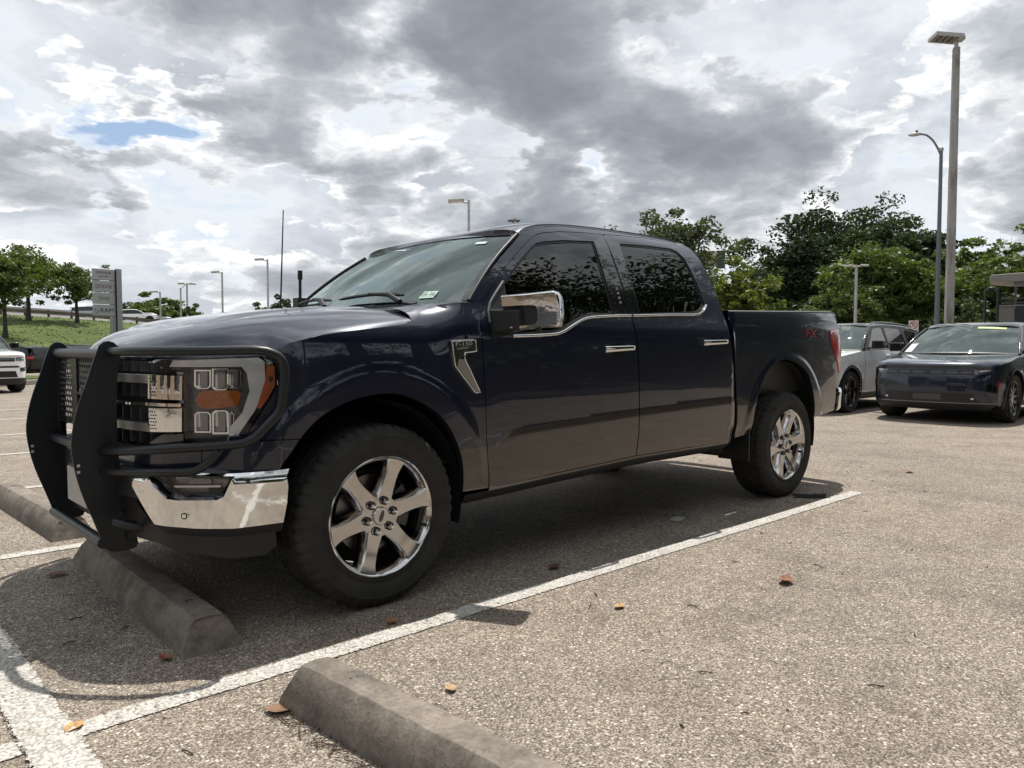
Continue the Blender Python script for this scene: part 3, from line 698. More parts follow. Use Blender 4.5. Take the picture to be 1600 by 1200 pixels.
def build_roof():
    rows = []
    for t in np.linspace(-1, 1, 61):
        xf = 1.000+.038*t*t; xr = 2.80-.01*t*t; row = []
        for a in np.linspace(0, 1, 60)**1.4:
            x = xf+(xr-xf)*a; zr = float(RAILZ(max(x, 1.038))); ys = float(TY(x, zr))-.0015; tt = np.sign(t)*(1-(1-abs(t))**1.5)
            y = tt*ys
            if a == 0:
                row.append((1.0+.038*tt*tt, .757*tt, 1.814-.030*tt*tt)); continue
            lat = ys-abs(y); g = math.sqrt(max(0, 1-(1-min(1, lat/.30))**2)); zc = float(ROOFZ(x)); row.append((x, y, zr+(zc-zr)*g))
        rows.append(row)
    mb = MB(); Gd = np.array(rows); mb.grid(Gd)
    r = mb.build('roof', M_('blue'), truck, smooth=50)
    for sg in (-1, 1):   # roof ditch moulding
        mb = MB(); pts = []
        for x in np.linspace(1.06, 2.66, 30):
            z = float(RAILZ(x)); y = float(TY(x, z)); pts.append((x, sg*(y-.012), z+.010))
        mb.tube(pts, .006, 6); mb.build('roof_moulding', M_('plast'), r)
    # cab back wall with its window
    back = lambda a, b: np.stack([np.interp(b, [.48, .81, 1.21, 1.40, 1.7, 1.80, 1.86, 1.90], [2.935, 2.905, 2.832, 2.834, 2.815, 2.795, 2.76, 2.70])+0*a, a, b], -1)
    zz = [.5, .8, 1.2, 1.4, 1.55, 1.7, 1.79, 1.85]
    pl = [(-float(TY(float(np.interp(z, [.48, .81, 1.21, 1.4, 1.7, 1.8, 1.86], [2.935, 2.905, 2.832, 2.834, 2.815, 2.795, 2.745])), z))+.002, z) for z in zz]
    poly = pl+[(-.5, 1.885), (0, 1.90), (.5, 1.885)]+[(-y, z) for y, z in pl[::-1]]
    win = [(-.60, 1.40), (.60, 1.40), (.56, 1.74), (.50, 1.77), (-.50, 1.77), (-.56, 1.74)]
    cb = panel('cab_back', poly, back, M_('blue'), truck, (1, 0, .1), holes=[win], sp=.08, th=.02)
    panel('rear_window', win, lambda a, b: back(a, b)-np.array([.008, 0, 0]), M_('tint'), cb, (1, 0, .1), sp=.1, th=0)
build_roof()
class Plan:
    """a plan curve; point at arclength s (mirrored for negative s), height z, moved off outwards"""
    def __init__(s, pts, rake=0.0):
        P = np.array(spline(pts, .01)); s.P = P; s.S = np.concatenate([[0], np.cumsum(np.linalg.norm(np.diff(P, axis=0), axis=1))]); s.rake = rake
        T = np.gradient(P, axis=0); T /= np.linalg.norm(T, axis=1)[:, None]; s.N = np.stack([-T[:, 1], T[:, 0]], -1)
        if s.N[0, 0] > 0: s.N = -s.N
    def f(s, off=0.0):
        def g(a, b):
            a = np.asarray(a, float); b = np.asarray(b, float); u = np.abs(a); sg = np.where(a < 0, -1, 1)
            x = np.interp(u, s.S, s.P[:, 0]); y = np.interp(u, s.S, s.P[:, 1]); nx = np.interp(u, s.S, s.N[:, 0]); ny = np.interp(u, s.S, s.N[:, 1])
            return np.stack([x+nx*off+(s.rake(b) if callable(s.rake) else s.rake*(b-.9)), sg*(y+ny*off), b], -1)
        return g
    def sy(s, y): return float(np.interp(y, s.P[:, 1], s.S))
_n = [(float(XFs(y)), y) for y in (0, .2, .35, .5, .6, .7, .8, .86)]+[(x, float(.985-TAPER(x))) for x in (-.54, -.45, -.35)]
NOSE = Plan(_n, .03)
BUMP = Plan([(-.975, 0), (-.968, .3), (-.94, .5), (-.885, .72), (-.80, .82), (-.66, .925), (-.46, .998), (-.40, 1.008)])
FR = lambda sg: (-1, sg*.6, .05)

def build_nose():
    # body-coloured strip between lamps and bumper
    for sg in (-1, 1):
        e = NOSE.S[-1]
        p = [(0, .672), (.5, .672), (.95, .660), (NOSE.sy(.949), .660)]
        poly = [(-.66, .775), (-.60, .775), (-.592, .783), (-.392, .781), (-.426, .735), (-.459, .69), (-.478, .660), (-.62, .655)]
        panel('fascia_corner', [(-.76, .760), (-.60, .775), (-.592, .783), (-.396, .781), (-.426, .735), (-.459, .69), (-.478, .655), (-.76, .655)], side(sg, -.001), M_('blue'), truck, OUT(sg), sp=.03)
    y0 = NOSE.sy(.795)
    panel('fascia', [(-y0, .655), (y0, .655), (y0, .762), (.6, .752), (-.6, .752), (-y0, .762)], NOSE.f(-.003), M_('blue'), truck, (-1, 0, .05), sp=.04)
    # grille: black mesh, two chrome C frames and the bar through the middle
    s0 = NOSE.sy(.735)
    g = panel('grille', [(-s0, .76), (s0, .76), (s0+.02, 1.10), (-s0-.02, 1.10)], NOSE.f(-.055), M_('dark'), truck, (-1, 0, 0), sp=.08, th=.03)
    for sg in (-1, 1):
        P = lambda pts: [(sg*s, z) for s, z in pts]
        # chrome blocks nearest the lamps
        for nm, poly in (('grille_block', [(.585, 1.046), (s0, 1.044), (s0, .948), (.585, .950)]), ('grille_block', [(.585, .912), (s0, .914), (s0, .822), (.60, .816)])):
            panel(nm, P(poly), NOSE.f(.004), M_('chrome'), g, FR(sg), sp=.04, th=.05)
        dots = MB()
        for zz in np.arange(.83, 1.04, .0135):
            if .905 < zz < .955: continue
            for k in range(3):
                s = .585+.012+.014*k+(.007 if int(zz*74) % 2 else 0); q = NOSE.f(.0055)(np.array([sg*s]), np.array([zz]))[0]
                dots.lathe([(0, -.001), (.0032, -.0005), (.0032, .002)], tuple(q), 'x', 6)
        dots.build('perforation_dots', M_('gloss'), g)
        panel('grille_bar', P([(0, .936), (s0, .934), (s0, .921), (0, .923)]), NOSE.f(.012), M_('chrome'), g, FR(sg), sp=.05, th=.05)
        panel('grille_bar', P([(0, 1.046), (.585, 1.046), (.585, 1.012), (0, 1.012)]), NOSE.f(.004), mat('satin_trim', (.50, .50, .49), .34, .85), g, FR(sg), sp=.05, th=.05)
        panel('grille_bar', P([(0, .850), (.585, .850), (.60, .816), (0, .816)]), NOSE.f(.004), mat('satin_trim', (.50, .50, .49), .34, .85), g, FR(sg), sp=.05, th=.05)
        # fine fins in the black openings
        fin = MB()
        for zlo, zhi in ((1.058, 1.10), (.955, 1.006), (.856, .914), (.765, .810)):
            for s in np.arange(.045, s0, .078):
                q = NOSE.f(-.02)(np.array([sg*s]), np.array([zlo]))[0]; fin.box((q[0]-.012, q[1]-.0018, zlo), (q[0]+.03, q[1]+.0018, zhi))
        fin.build('grille_slats', mat('fin_grey', (.10, .10, .105), .3, .6), g)
        panel('grille_surround', P([(.52, .765), (s0+.005, .765), (s0+.005, .812), (.66, .806), (.60, .775)]), NOSE.f(.0), M_('gloss'), g, FR(sg), sp=.05, th=.04)
    mb = MB(); mb.lathe([(0, -.012), (.10, -.010), (.118, -.004), (.12, .004), (.11, .02)], (-.93, 0, .93), 'x', 32)
    o = mb.build('grille_emblem', mat('emblem_blue', (.01, .03, .14), .2, coat=1), g)
    for v in o.data.vertices: v.co.z = .93+(v.co.z-.93)*.42
    # head lamps
    for sg in (-1, 1):
        HL = [(-.530, 1.123), (-.487, 1.104), (-.477, 1.061), (-.477, 1.005), (-.503, .951), (-.546, .873), (-.588, .799), (-.596, .782), (-.64, .770), (-.766, .766), (-.766, 1.064), (-.815, 1.072), (-.836, 1.095), (-.816, 1.108), (-.733, 1.113), (-.623, 1.118)]
        h = panel('headlight', HL, side(sg, -.075), mat('lamp_housing', (.13, .13, .135), .26, .7), truck, FR(sg), sp=.04, th=.0)
        # walls of the lamp bowl
        mb = MB(); L = resample(HL, .03); L.append(L[0]); a = np.array([p[0] for p in L]); b = np.array([p[1] for p in L])
        mb.grid(np.stack([side(sg, -.002)(a, b), side(sg, -.076)(a, b)], 1)); mb.build('lamp_bowl', M_('gloss'), h)
        panel('lamp_lens', HL, side(sg, .0), M_('lens'), h, FR(sg), sp=.03, th=0)
        panel('daylight_strip', [(-.800, 1.079), (-.79, 1.105), (-.733, 1.108), (-.623, 1.113), (-.535, 1.117), (-.515, 1.100), (-.512, 1.03), (-.520, .985), (-.548, .905), (-.60, .815), (-.612, .783), (-.642, .778), (-.628, .842), (-.589, .899), (-.566, .983), (-.575, 1.055), (-.592, 1.080)], side(sg, -.012), M_('drl'), h, FR(sg), sp=.02, th=.02)
        panel('strip_foot', [(-.588, .801), (-.598, .786), (-.638, .779), (-.630, .812)], side(sg, -.008), M_('chrome'), h, FR(sg), sp=.02, th=.01)
        panel('side_marker', [(-.510, 1.086), (-.482, 1.084), (-.481, 1.005), (-.506, .953), (-.533, .910), (-.545, .916), (-.526, .985), (-.514, 1.028)], side(sg, -.006), M_('amberd'), h, FR(sg), sp=.02, th=.03)
        panel('marker_reflector', [(-.502, 1.040), (-.488, 1.040), (-.489, 1.020), (-.503, 1.020)], side(sg, -.0045), mat('dark_reflector', (.06, .015, .01), .3), h, FR(sg), sp=.02, th=.0)
        panel('marker_cap', [(-.520, 1.116), (-.492, 1.104), (-.484, 1.086), (-.511, 1.088)], side(sg, -.008), M_('chrome'), h, FR(sg), sp=.02, th=.01)
        panel('turn_signal', [(-.715, .975), (-.700, .985), (-.60, .984), (-.588, .972), (-.60, .922), (-.70, .910), (-.718, .925), (-.726, .945)], side(sg, -.030), M_('amber'), h, FR(sg), sp=.02, th=.03)
        for row, (za, zb) in enumerate(((.992, 1.068), (.816, .900))):
            for k, (xa, xb) in enumerate(((-.730, -.682), (-.679, -.628), (-.625, -.588))):
                if row == 1 and k == 2: xb = -.612
                c = .010
                zo = .006*(k == 1)
                if row == 0: oc = [(xa, zb+zo), (xb, zb+zo), (xb, za+c-zo), (xb-c, za-zo), (xa+c, za-zo), (xa, za+c-zo)]
                else: oc = [(xa, za-zo), (xb, za-zo), (xb, zb-c+zo), (xb-c, zb+zo), (xa+c, zb+zo), (xa, zb-c+zo)]
                ic = [tuple(np.array(oc).mean(0)+(np.array(p)-np.array(oc).mean(0))*np.array([.80, .88])) for p in oc]
                m_ = panel('projector', oc, side(sg, -.028), M_('chrome'), h, FR(sg), holes=[ic], sp=.02, step=.012, th=.03)
                panel('projector_lens', ic, side(sg, -.045), mat('projector_glass', (.22, .23, .24), .12, .6, coat=1), m_, FR(sg), sp=.02, th=0)
                cc = np.array(ic).mean(0)
                panel('reflector', [(cc[0]-.012, cc[1]-.03), (cc[0]-.002, cc[1]-.03), (cc[0]-.004, cc[1]+.03), (cc[0]-.014, cc[1]+.03)], side(sg, -.043), M_('alloy'), m_, FR(sg), sp=.02, th=0)
    # front bumper
    chrome = None
    bump = empty('front_bumper', (0, 0, 0), parent=truck)
    for sg in (-1, 1):
        Q = lambda pts: [(sg*s, z) for s, z in pts]
        poly = [(.48, .678), (.74, .676), (1.0, .662), (1.19, .664), (1.246, .668), (1.256, .60), (1.250, .53), (1.235, .455), (1.05, .447), (.90, .452), (.735, .466), (.64, .56), (.555, .64), (.48, .655)]
        hole = [(.695, .660), (.740, .612), (.795, .568), (.84, .562), (.985, .562), (1.012, .574), (1.034, .622), (1.048, .652), (.90, .660)]
        fb = BUMP.f()
        def wing(a, b, fb=fb):
            b = np.asarray(b, float); k = np.clip((b-(.640+.0*b))/.03, 0, 1); return BUMP.f(-.001)(a, b)+(np.stack([np.abs(fb(a, b)[..., 0])*0+.022*k, -np.sign(fb(a, b)[..., 1])*.010*k, 0*k], -1))
        c = panel('chrome_wing', Q(poly), wing, M_('chrome'), bump, FR(sg), holes=[Q(hole)], sp=.018, step=.015, th=.03, cuts=[Q([(.49, .640), (.68, .640)]), Q([(1.06, .640), (1.245, .640)])])
        ctr = np.array(hole).mean(0)
        h2 = [tuple(ctr+(np.array(p)-ctr)*np.array([.86, .74])+np.array([.01, .006])) for p in hole]
        # chamfer ring from the chrome into the lamp pocket
        a1 = np.array(resample(Q(hole), .02)+[Q(hole)[0]]); a2 = np.array(resample(Q(h2), .02)+[Q(h2)[0]])
        t = np.linspace(0, 1, 80); r1 = np.stack([np.interp(t, np.linspace(0, 1, len(a1)), a1[:, i]) for i in (0, 1)], 1); r2 = np.stack([np.interp(t, np.linspace(0, 1, len(a2)), a2[:, i]) for i in (0, 1)], 1)
        mb = MB(); mb.grid(np.stack([BUMP.f(-.002)(r1[:, 0], r1[:, 1]), BUMP.f(-.032)(r2[:, 0], r2[:, 1])], 1)); mb.build('fog_bezel', mat('dark_chrome', (.16, .18, .22), .08, 1.0), bump, smooth=50)
        fl = panel('fog_lamp', Q(h2), BUMP.f(-.075), mat('fog_inner', (.20, .19, .18), .25, .5), bump, FR(sg), sp=.04, th=0)
        panel('fog_lens', Q(h2), BUMP.f(-.030), M_('lens'), fl, FR(sg), sp=.04, th=0)
        panel('fog_bar', Q([(.80, .612), (.99, .612), (.99, .604), (.80, .604)]), BUMP.f(-.05), M_('alloy'), fl, FR(sg), sp=.03, th=.01)
        panel('fog_cube', Q([(.86, .648), (.95, .648), (.95, .618), (.86, .618)]), BUMP.f(-.055), M_('steel'), fl, FR(sg), sp=.03, th=.01)
        # parking sensor
        mb = MB(); p = BUMP.f(.001)(np.array([sg*.862]), np.array([.502]))[0]; nn = Vector((-.72, sg*.69, 0))
        e1 = Vector((nn.y, -nn.x, 0)).normalized()
        for rr, hh, mi in ((.0175, .0018, 0), (.013, .003, 1), (.0085, .004, 0)):
            cap = [Vector(p)+nn*hh+e1*rr*math.cos(a)+Vector((0, 0, 1))*rr*math.sin(a) for a in np.linspace(0, 2*math.pi, 25)[:-1]]; base = [q-nn*.006 for q in cap]
            mb.add(cap+base, [tuple(range(24))]+[(i, (i+1) % 24, 24+(i+1) % 24, 24+i) for i in range(24)], mi)
        mb.build('parking_sensor', [M_('chrome'), M_('dark')], bump, smooth=30)
        # underside lip and black valance
        S_ = np.linspace(.60, 1.235, 40); zt = np.interp(S_, [.6, .735, .9, 1.05, 1.235], [.56, .464, .450, .445, .453])
        rows = np.stack([BUMP.f(-.001)(sg*S_, zt), BUMP.f(-.012)(sg*S_, zt-.012), BUMP.f(-.055)(sg*S_, zt-.045)], 1); mb = MB(); mb.grid(rows); mb.build('bumper_lip', mat('grey_lip', (.035, .035, .036), .3), bump, smooth=60)
        panel('valance', Q([(0, .60), (.5, .60), (.70, .45), (.9, .425), (1.21, .425), (1.215, .35), (1.17, .318), (1.02, .316), (.86, .345), (.7, .375), (0, .39)]), BUMP.f(-.05), M_('plast'), bump, FR(sg), sp=.05, th=.04)
        panel('air_dam', Q([(0, .672), (.475, .672), (.475, .655), (.55, .64), (.63, .565), (.60, .55), (.45, .55), (0, .55)]), BUMP.f(-.02), M_('plast'), bump, FR(sg), sp=.05, th=.04)
        # tow hook
        mb = MB(); mb.tube([(-.90, sg*.56, .44), (-.955, sg*.56, .455), (-.985, sg*.60, .47), (-.955, sg*.64, .455), (-.90, sg*.64, .44)], .016, 8); mb.build('tow_hook', M_('plast'), bump, smooth=60)
    mb = MB(); mb.box((-1.012, -.30, .55), (-1.0, .0, .64)); mb.box((-1.0, -.05, .56), (-.955, .05, .62)); mb.build('plate_holder', M_('plast'), bump, bevel=.003)
    mb = MB(); mb.box((-1.018, -.305, .480), (-1.0125, -.001, .632)); pl_ = mb.build('number_plate', mat('plate_white', (.30, .30, .29), .4), bump, bevel=.002)
build_nose()

# ------------------------------------------------------------------ grille guard
def build_guard():
    gg = empty('grille_guard', (0, 0, 0), parent=truck)
    pw = M_('powder')
    out_ = [(-.994, 1.140), (-.985, 1.164), (-.968, 1.179), (-.948, 1.184), (-.928, 1.177), (-.912, 1.160), (-.904, 1.138), (-.908, 1.10), (-.917, 1.04), (-.921, .98), (-.924, .85), (-.922, .72), (-.911, .63), (-.897, .54), (-.876, .44), (-.858, .36), (-.852, .33), (-.862, .312), (-.90, .308), (-.955, .310), (-.975, .325), (-.992, .36), (-1.022, .45), (-1.060, .56), (-1.082, .65), (-1.094, .74), (-1.092, .80), (-1.078, .88), (-1.055, .96), (-1.030, 1.03), (-1.008, 1.10)]
    out_ = spline(out_, .02, True)
    for sg in (-1, 1):
        mb = MB(); y = sg*.42; mb.prism(out_, 'y', y-.005, y+.005); u = mb.build('upright_plate', pw, gg, bevel=.0015, smooth=30)
        # bolts
        b = MB()
        for x, z, r in ((-.885, .355, .017), (-.915, .47, .013)):
            b.lathe([(0, -.010), (r*.6, -.010), (r*.62, -.004), (r, -.003), (r, .002)], (x, y-.005, z), 'y', 16)
        b.build('bolt', M_('powder'), u, smooth=40)
        b = MB()
        for z in (.676, .650):
            b.box((-1.077, y-.0062, z), (-1.066, y-.004, z+.011))
            b.box((-1.077, y+.004, z), (-1.066, y+.0062, z+.011))
        b.build('slot', mat('bare_slot', (.55, .54, .52), .6), u)
        m = MB(); m.box((-.90, y-.03, .36), (-.70, y-.004, .47)); m.build('mount_bracket', pw, gg, bevel=.004)
        # brush guard loop round the lamp
        path = [(-.945, .42, 1.138), (-.937, .594, 1.141), (-.860, .766, 1.142), (-.721, .914, 1.144), (-.585, 1.007, 1.146), (-.531, 1.030, 1.134), (-.496, 1.040, 1.109), (-.485, 1.043, 1.064), (-.491, 1.042, .988), (-.504, 1.039, .913), (-.528, 1.032, .877), (-.572, 1.012, .828), (-.600, 1.000, .801), (-.630, .979, .786), (-.707, .923, .777), (-.779, .856, .771), (-.866, .758, .762), (-.941, .577, .744), (-.985, .42, .732)]
        mb = MB(); mb.tube(spline([(x, sg*y_, z) for x, y_, z in path], .02), .0182, 12); mb.build('brush_tube', pw, gg, smooth=60)
        path = [(-.985, .42, .650), (-.942, .574, .659), (-.867, .756, .672), (-.800, .835, .675), (-.765, .872, .685), (-.727, .909, .722), (-.704, .926, .760)]
        mb = MB(); mb.tube(spline([(x, sg*y_, z) for x, y_, z in path], .02), .0165, 12); mb.build('brush_tube', pw, gg, smooth=60)
    for x, z, r in ((-.955, 1.128, .024), (-.985, .722, .021), (-.985, .352, .024)):
        mb = MB(); mb.tube([(x, -.42, z), (x, .42, z)], r, 14); mb.build('cross_tube', pw, gg, smooth=60)
    # flat bars and punched sheet between the plates
    for y0, y1 in ((.035, .125), (-.30, -.24), (.385, .416)):
        mb = MB(); mb.box((-.963, y0, .735), (-.951, y1, 1.118)); mb.build('flat_bar', pw, gg, bevel=.001)
    def punched(y0, y1, z0, z1):
        px, pz = .030, .026; mb = MB(); r = .0105; row = 0; z = z0
        while z+pz <= z1+1e-6:
            y = y0-(px/2 if row % 2 else 0)
            while y < y1-1e-6:
                c = (y+px/2, z+pz/2); sq = [(min(max(c[0]+dx*px/2, y0), y1), c[1]+dz*pz/2) for dx, dz in ((1, 0), (1, 1), (0, 1), (-1, 1), (-1, 0), (-1, -1), (0, -1), (1, -1))]
                if c[0]-r > y0 and c[0]+r < y1:
                    ci = [(c[0]+r*math.cos(k*math.pi/4), c[1]+r*math.sin(k*math.pi/4)) for k in range(8)]
                    vs = [(-.955, *p) for p in sq]+[(-.955, *p) for p in ci]+[(-.953, *p) for p in ci]
                    mb.add(vs, [(k, (k+1) % 8, 8+(k+1) % 8, 8+k) for k in range(8)]+[(8+k, 8+(k+1) % 8, 16+(k+1) % 8, 16+k) for k in range(8)])
                else: mb.add([(-.955, *p) for p in sq], [tuple(range(8))])
                y += px
            z += pz; row += 1
        return mb.build('punched_sheet', pw, gg, smooth=0, fix=False)
    punched(.125, .385, .80, 1.112); punched(-.24, .035, .955, 1.112); punched(-.42+.01, -.30, .80, 1.112)
    mb = MB(); mb.box((-.961, -.24, .945), (-.953, .035, .957)); mb.build('flat_bar', pw, gg)
build_guard()

# ------------------------------------------------------------------ mirrors
def build_mirror(sg):
    A = np.array([.645, 1.045]); B = np.array([.805, 1.300]); d = (B-A); L = np.linalg.norm(d); d /= L; nb = np.array([d[1], -d[0]])   # nb points backwards
    if nb[0] < 0: nb = -nb
    def P(w, z, back=0): p = A+d*w*L+nb*back; return (p[0], sg*p[1], z)
    cap = [(0, 1.403), (.02, 1.412), (.43, 1.420), (.87, 1.431), (.93, 1.427), (.97, 1.408), (.99, 1.385), (1.0, 1.326), (.995, 1.275), (.97, 1.258), (.93, 1.253), (.67, 1.255), (.31, 1.240), (.185, 1.243), (.135, 1.26), (.536, 1.274), (.585, 1.278), (.60, 1.29), (.60, 1.335), (.585, 1.35), (.546, 1.355), (.04, 1.350), (.01, 1.358)]
    mr = empty('side_mirror', (0, 0, 0), parent=truck)
    k = len(cap); mb = MB(); c = np.array(cap).mean(0)
    rings = []
    for back, ins in ((.018, .0), (.004, .004), (0, .014), ):
        rings.append((back, ins))
    # front face pillowed: three loops inwards, one loop back
    def inset(q, amt):
        # move each outline point along its inward normal
        A_ = np.array(q); out = []
        area = sum(A_[i-1][0]*L*A_[i][1]-A_[i][0]*L*A_[i-1][1] for i in range(len(A_)))
        for i in range(len(A_)):
            b = A_[i]*[L, 1]; a = A_[i-1]*[L, 1]; e = A_[(i+1) % len(A_)]*[L, 1]
            t1 = (b-a)/max(np.linalg.norm(b-a), 1e-6); t2 = (e-b)/max(np.linalg.norm(e-b), 1e-6); n_ = np.array([-t1[1]-t2[1], t1[0]+t2[0]]); n_ /= max(np.linalg.norm(n_), 1e-6)
            if area < 0: n_ = -n_
            w = b+n_*amt; out.append((w[0]/L, w[1]))
        return out
    loops = [[P(w, z, .085+.02*w) for w, z in cap], [P(w, z, .016) for w, z in cap], [P(w, z, .006) for w, z in inset(cap, .0035)], [P(w, z, .001) for w, z in inset(cap, .009)]]
    vs = sum(loops, []); fs = []
    for l in range(3):
        for i in range(k): fs.append((l*k+i, l*k+(i+1) % k, (l+1)*k+(i+1) % k, (l+1)*k+i))
    fs.append(tuple(3*k+i for i in range(k)))
    mb.add(vs, fs); mb.build('mirror_cap', M_('chrome'), mr, smooth=40)
    # black shell behind the cap and below, arm to the door
    sh = [(.03, 1.40), (.85, 1.424), (.97, 1.40), (.985, 1.27), (.93, 1.26), (.67, 1.262), (.30, 1.248), (.16, 1.255), (.05, 1.30)]
    mb = MB(); f = [P(w, z, .030) for w, z in sh]; b = [P(w, z, .12) for w, z in sh]; kk = len(sh)
    mb.add(f+b, [tuple(range(kk)), tuple(range(2*kk-1, kk-1, -1))]+[(i, (i+1) % kk, kk+(i+1) % kk, kk+i) for i in range(kk)]); mb.build('mirror_shell', M_('plast'), mr, smooth=30, bevel=.004)
    mb = MB(); g = [(w*.90+.05, 1.335+(z-1.335)*.86) for w, z in sh]; mb.add([P(w, z, .1215) for w, z in g], [tuple(range(kk))]); mb.build('mirror_glass', M_('chrome'), mr)
    mb = MB(); ya = .955
    arm0 = [(.635, ya, 1.225), (.765, ya, 1.225), (.765, ya, 1.345), (.635, ya, 1.345)]; arm1 = [(.690, 1.13, 1.243), (.775, 1.13, 1.243), (.775, 1.13, 1.340), (.690, 1.13, 1.340)]
    mb.add([(x, sg*y, z) for x, y, z in arm0+arm1], [(0, 1, 2, 3), (7, 6, 5, 4)]+[(i, (i+1) % 4, 4+(i+1) % 4, 4+i) for i in range(4)]); mb.build('mirror_arm', M_('plast'), mr, bevel=.008)
    mb = MB()
    for q in range(6):
        z = 1.276+.0125*q; mb.add([P(w, zz, bk) for w, zz, bk in ((.955, z, -.0012), (.993, z, .004), (.993, z+.010, .004), (.955, z+.010, -.0012), (.955, z, .01), (.993, z, .014), (.993, z+.01, .014), (.955, z+.01, .01))], [(0, 1, 2, 3), (0, 4, 5, 1), (1, 5, 6, 2), (2, 6, 7, 3), (3, 7, 4, 0)])
    mb.build('turn_repeater', mat('clear_repeater', (.5, .48, .45), .2, coat=1), mr)
    mb = MB(); mb.sphere(P(.62, 1.245, .05), (.018, .018, .012), 12); mb.build('camera_pod', M_('plast'), mr)
for sg in (-1, 1): build_mirror(sg)

# ------------------------------------------------------------------ wheels
def make_wheel(parent, c, sg, R_=.41, W=.27, rim=.270, spokes=6, a0=12, dark=False, detail=True, face_w=.048):
    """outer face towards -y when sg = -1; c = hub centre on the outer sidewall plane"""
    alloy = M_('alloy') if not dark else mat('dark_alloy', (.035, .035, .038), .25, .8, coat=.5)
    s = -sg      # +: into the car
    cx, cy, cz = c
    w = MB()
    # rim: flange, lip, barrel
    w.lathe([(rim, s*.004), (rim+.001, s*-.004), (rim-.004, s*-.007), (rim-.010, s*-.003), (rim-.020, s*.014), (rim-.027, s*.030), (rim-.031, s*.060), (rim-.036, s*.20), (rim-.02, s*.22)], (cx, cy, cz), 'y', 72)
    # spokes
    st = [(.045, .024, .046, .052), (.085, .022, .040, .050), (.13, .018, .035, .052), (.175, .013, .033, .052), (.212, .006, .034, .054), (.238, .004, .041, .045), (rim-.010, -.001, .050, .030)] if spokes <= 7 else [(.045, .03, .030, .05), (.12, .026, .020, .05), (.2, .02, .016, .05), (rim-.012, .016, .02, .04)]
    st = [(r*rim/.27 if r < rim-.02 else r, y, h*rim/.27*(face_w/.048), b) for r, y, h, b in st]
    for q in range(spokes):
        a = R(a0+360/spokes*q); er = Vector((math.cos(a), 0, math.sin(a))); et = Vector((-math.sin(a), 0, math.cos(a))); vs = []
        for r, y, h, b in st:
            o = Vector((cx, cy, cz))+er*r
            for dt, dy in ((-h-.004, y+.010), (-h+.004, y), (h-.004, y), (h+.004, y+.010), (h+.016, y+b), (-h-.016, y+b)): vs.append(o+et*dt+Vector((0, s*dy, 0)))
        fs = []; n_ = 6
        for i in range(len(st)-1):
            for j in range(n_): fs.append((i*n_+j, i*n_+(j+1) % n_, (i+1)*n_+(j+1) % n_, (i+1)*n_+j))
        fs += [tuple(range(n_)), tuple((len(st)-1)*n_+j for j in range(n_))]
        w.add(vs, fs)
    k_ = rim/.27
    w.lathe([(.0, s*.021), (.055*k_, s*.021), (.094*k_, s*.024), (.100*k_, s*.034), (.10*k_, s*.09)], (cx, cy, cz), 'y', 48)
    wh = w.build('wheel', alloy, parent, smooth=26, weld=False)
    # brake
    mb = MB(); mb.lathe([(.06, s*.105), (.178*k_, s*.105), (.178*k_, s*.13), (.06, s*.13)], (cx, cy, cz), 'y', 40); mb.build('brake_disc', M_('steel'), wh, smooth=30)
    mb = MB(); mb.lathe([(rim-.037, s*.17), (.0, s*.172)], (cx, cy, cz), 'y', 32); mb.build('wheel_back', M_('dark'), wh)
    if detail:
        for q in range(6):
            a = R(a0+60*q); p = (cx+.0695*math.cos(a), cy+s*.006, cz+.0695*math.sin(a))
            mb = MB(); mb.lathe([(.019, s*.010), (.019, s*.0055), (.0135, s*.005)], p, 'y', 16, 1); mb.lathe([(.0112, s*.006), (.0112, s*-.010), (.008, s*-.016), (0, s*-.0175)], p, 'y', 6, 0); mb.build('lug_nut', [M_('chrome'), M_('dark')], wh, smooth=30)
        mb = MB(); mb.lathe([(.041, s*.022), (.041, s*.014), (.038, s*.010), (0, s*.008)], (cx, cy, cz), 'y', 32); hc = mb.build('hub_cap', alloy, wh, smooth=30)
        mb = MB(); mb.lathe([(0, s*.0065), (.024, s*.0068), (.026, s*.0095)], (cx, cy, cz), 'y', 28); em = mb.build('emblem', M_('gloss'), hc)
        tl = R(70)
        for v in em.data.vertices:
            q = Vector((v.co.x-cx, v.co.z-cz)); e1 = Vector((math.cos(tl), math.sin(tl))); e2 = Vector((-e1.y, e1.x)); m_ = e1*q.dot(e1)*1.05+e2*q.dot(e2)*.42; v.co.x = cx+m_.x; v.co.z = cz+m_.y
        # caliper and valve
        mb = MB(); mb.lathe([(.13, s*.085), (.20, s*.085), (.20, s*.15), (.13, s*.15)], (cx, cy, cz), 'y', 10, arc=(R(-25), R(35)), close=True); mb.build('caliper', mat('cast_grey', (.16, .16, .16), .55, .4), wh, smooth=30)
        a = R(-18); mb = MB(); mb.tube([(cx+.238*math.cos(a), cy+s*.03, cz+.238*math.sin(a)), (cx+.228*math.cos(a), cy-s*.004, cz+.228*math.sin(a))], .006, 8); mb.build('valve', M_('dark'), wh)
    # tyre: bulged sidewall, ribs, blocky tread
    k = 300 if detail else 72
    prof = [(rim-.002, .010), (rim+.004, -.004), (rim+.014, -.006), (rim+.020, -.002), (rim+.045, -.012), (rim+.050, -.0135), (rim+.085, -.013), (rim+.088, -.0155), (R_-.045, -.012), (R_-.030, -.004), (R_-.024, .000), (R_-.012, .010), (R_-.003, .024)]
    tread = [.034, .052, .058, .078, .096, .102, .124, .130, .140, .146, .168, .174, .192, .212, .218, .236]
    tread = [t*W/.27 for t in tread]
    profile = [(r, y) for r, y in prof]+[(R_, y) for y in tread]+[(r, W-y) for r, y in prof[::-1]]
    vs = []; n_ = len(profile); np_ = len(prof)
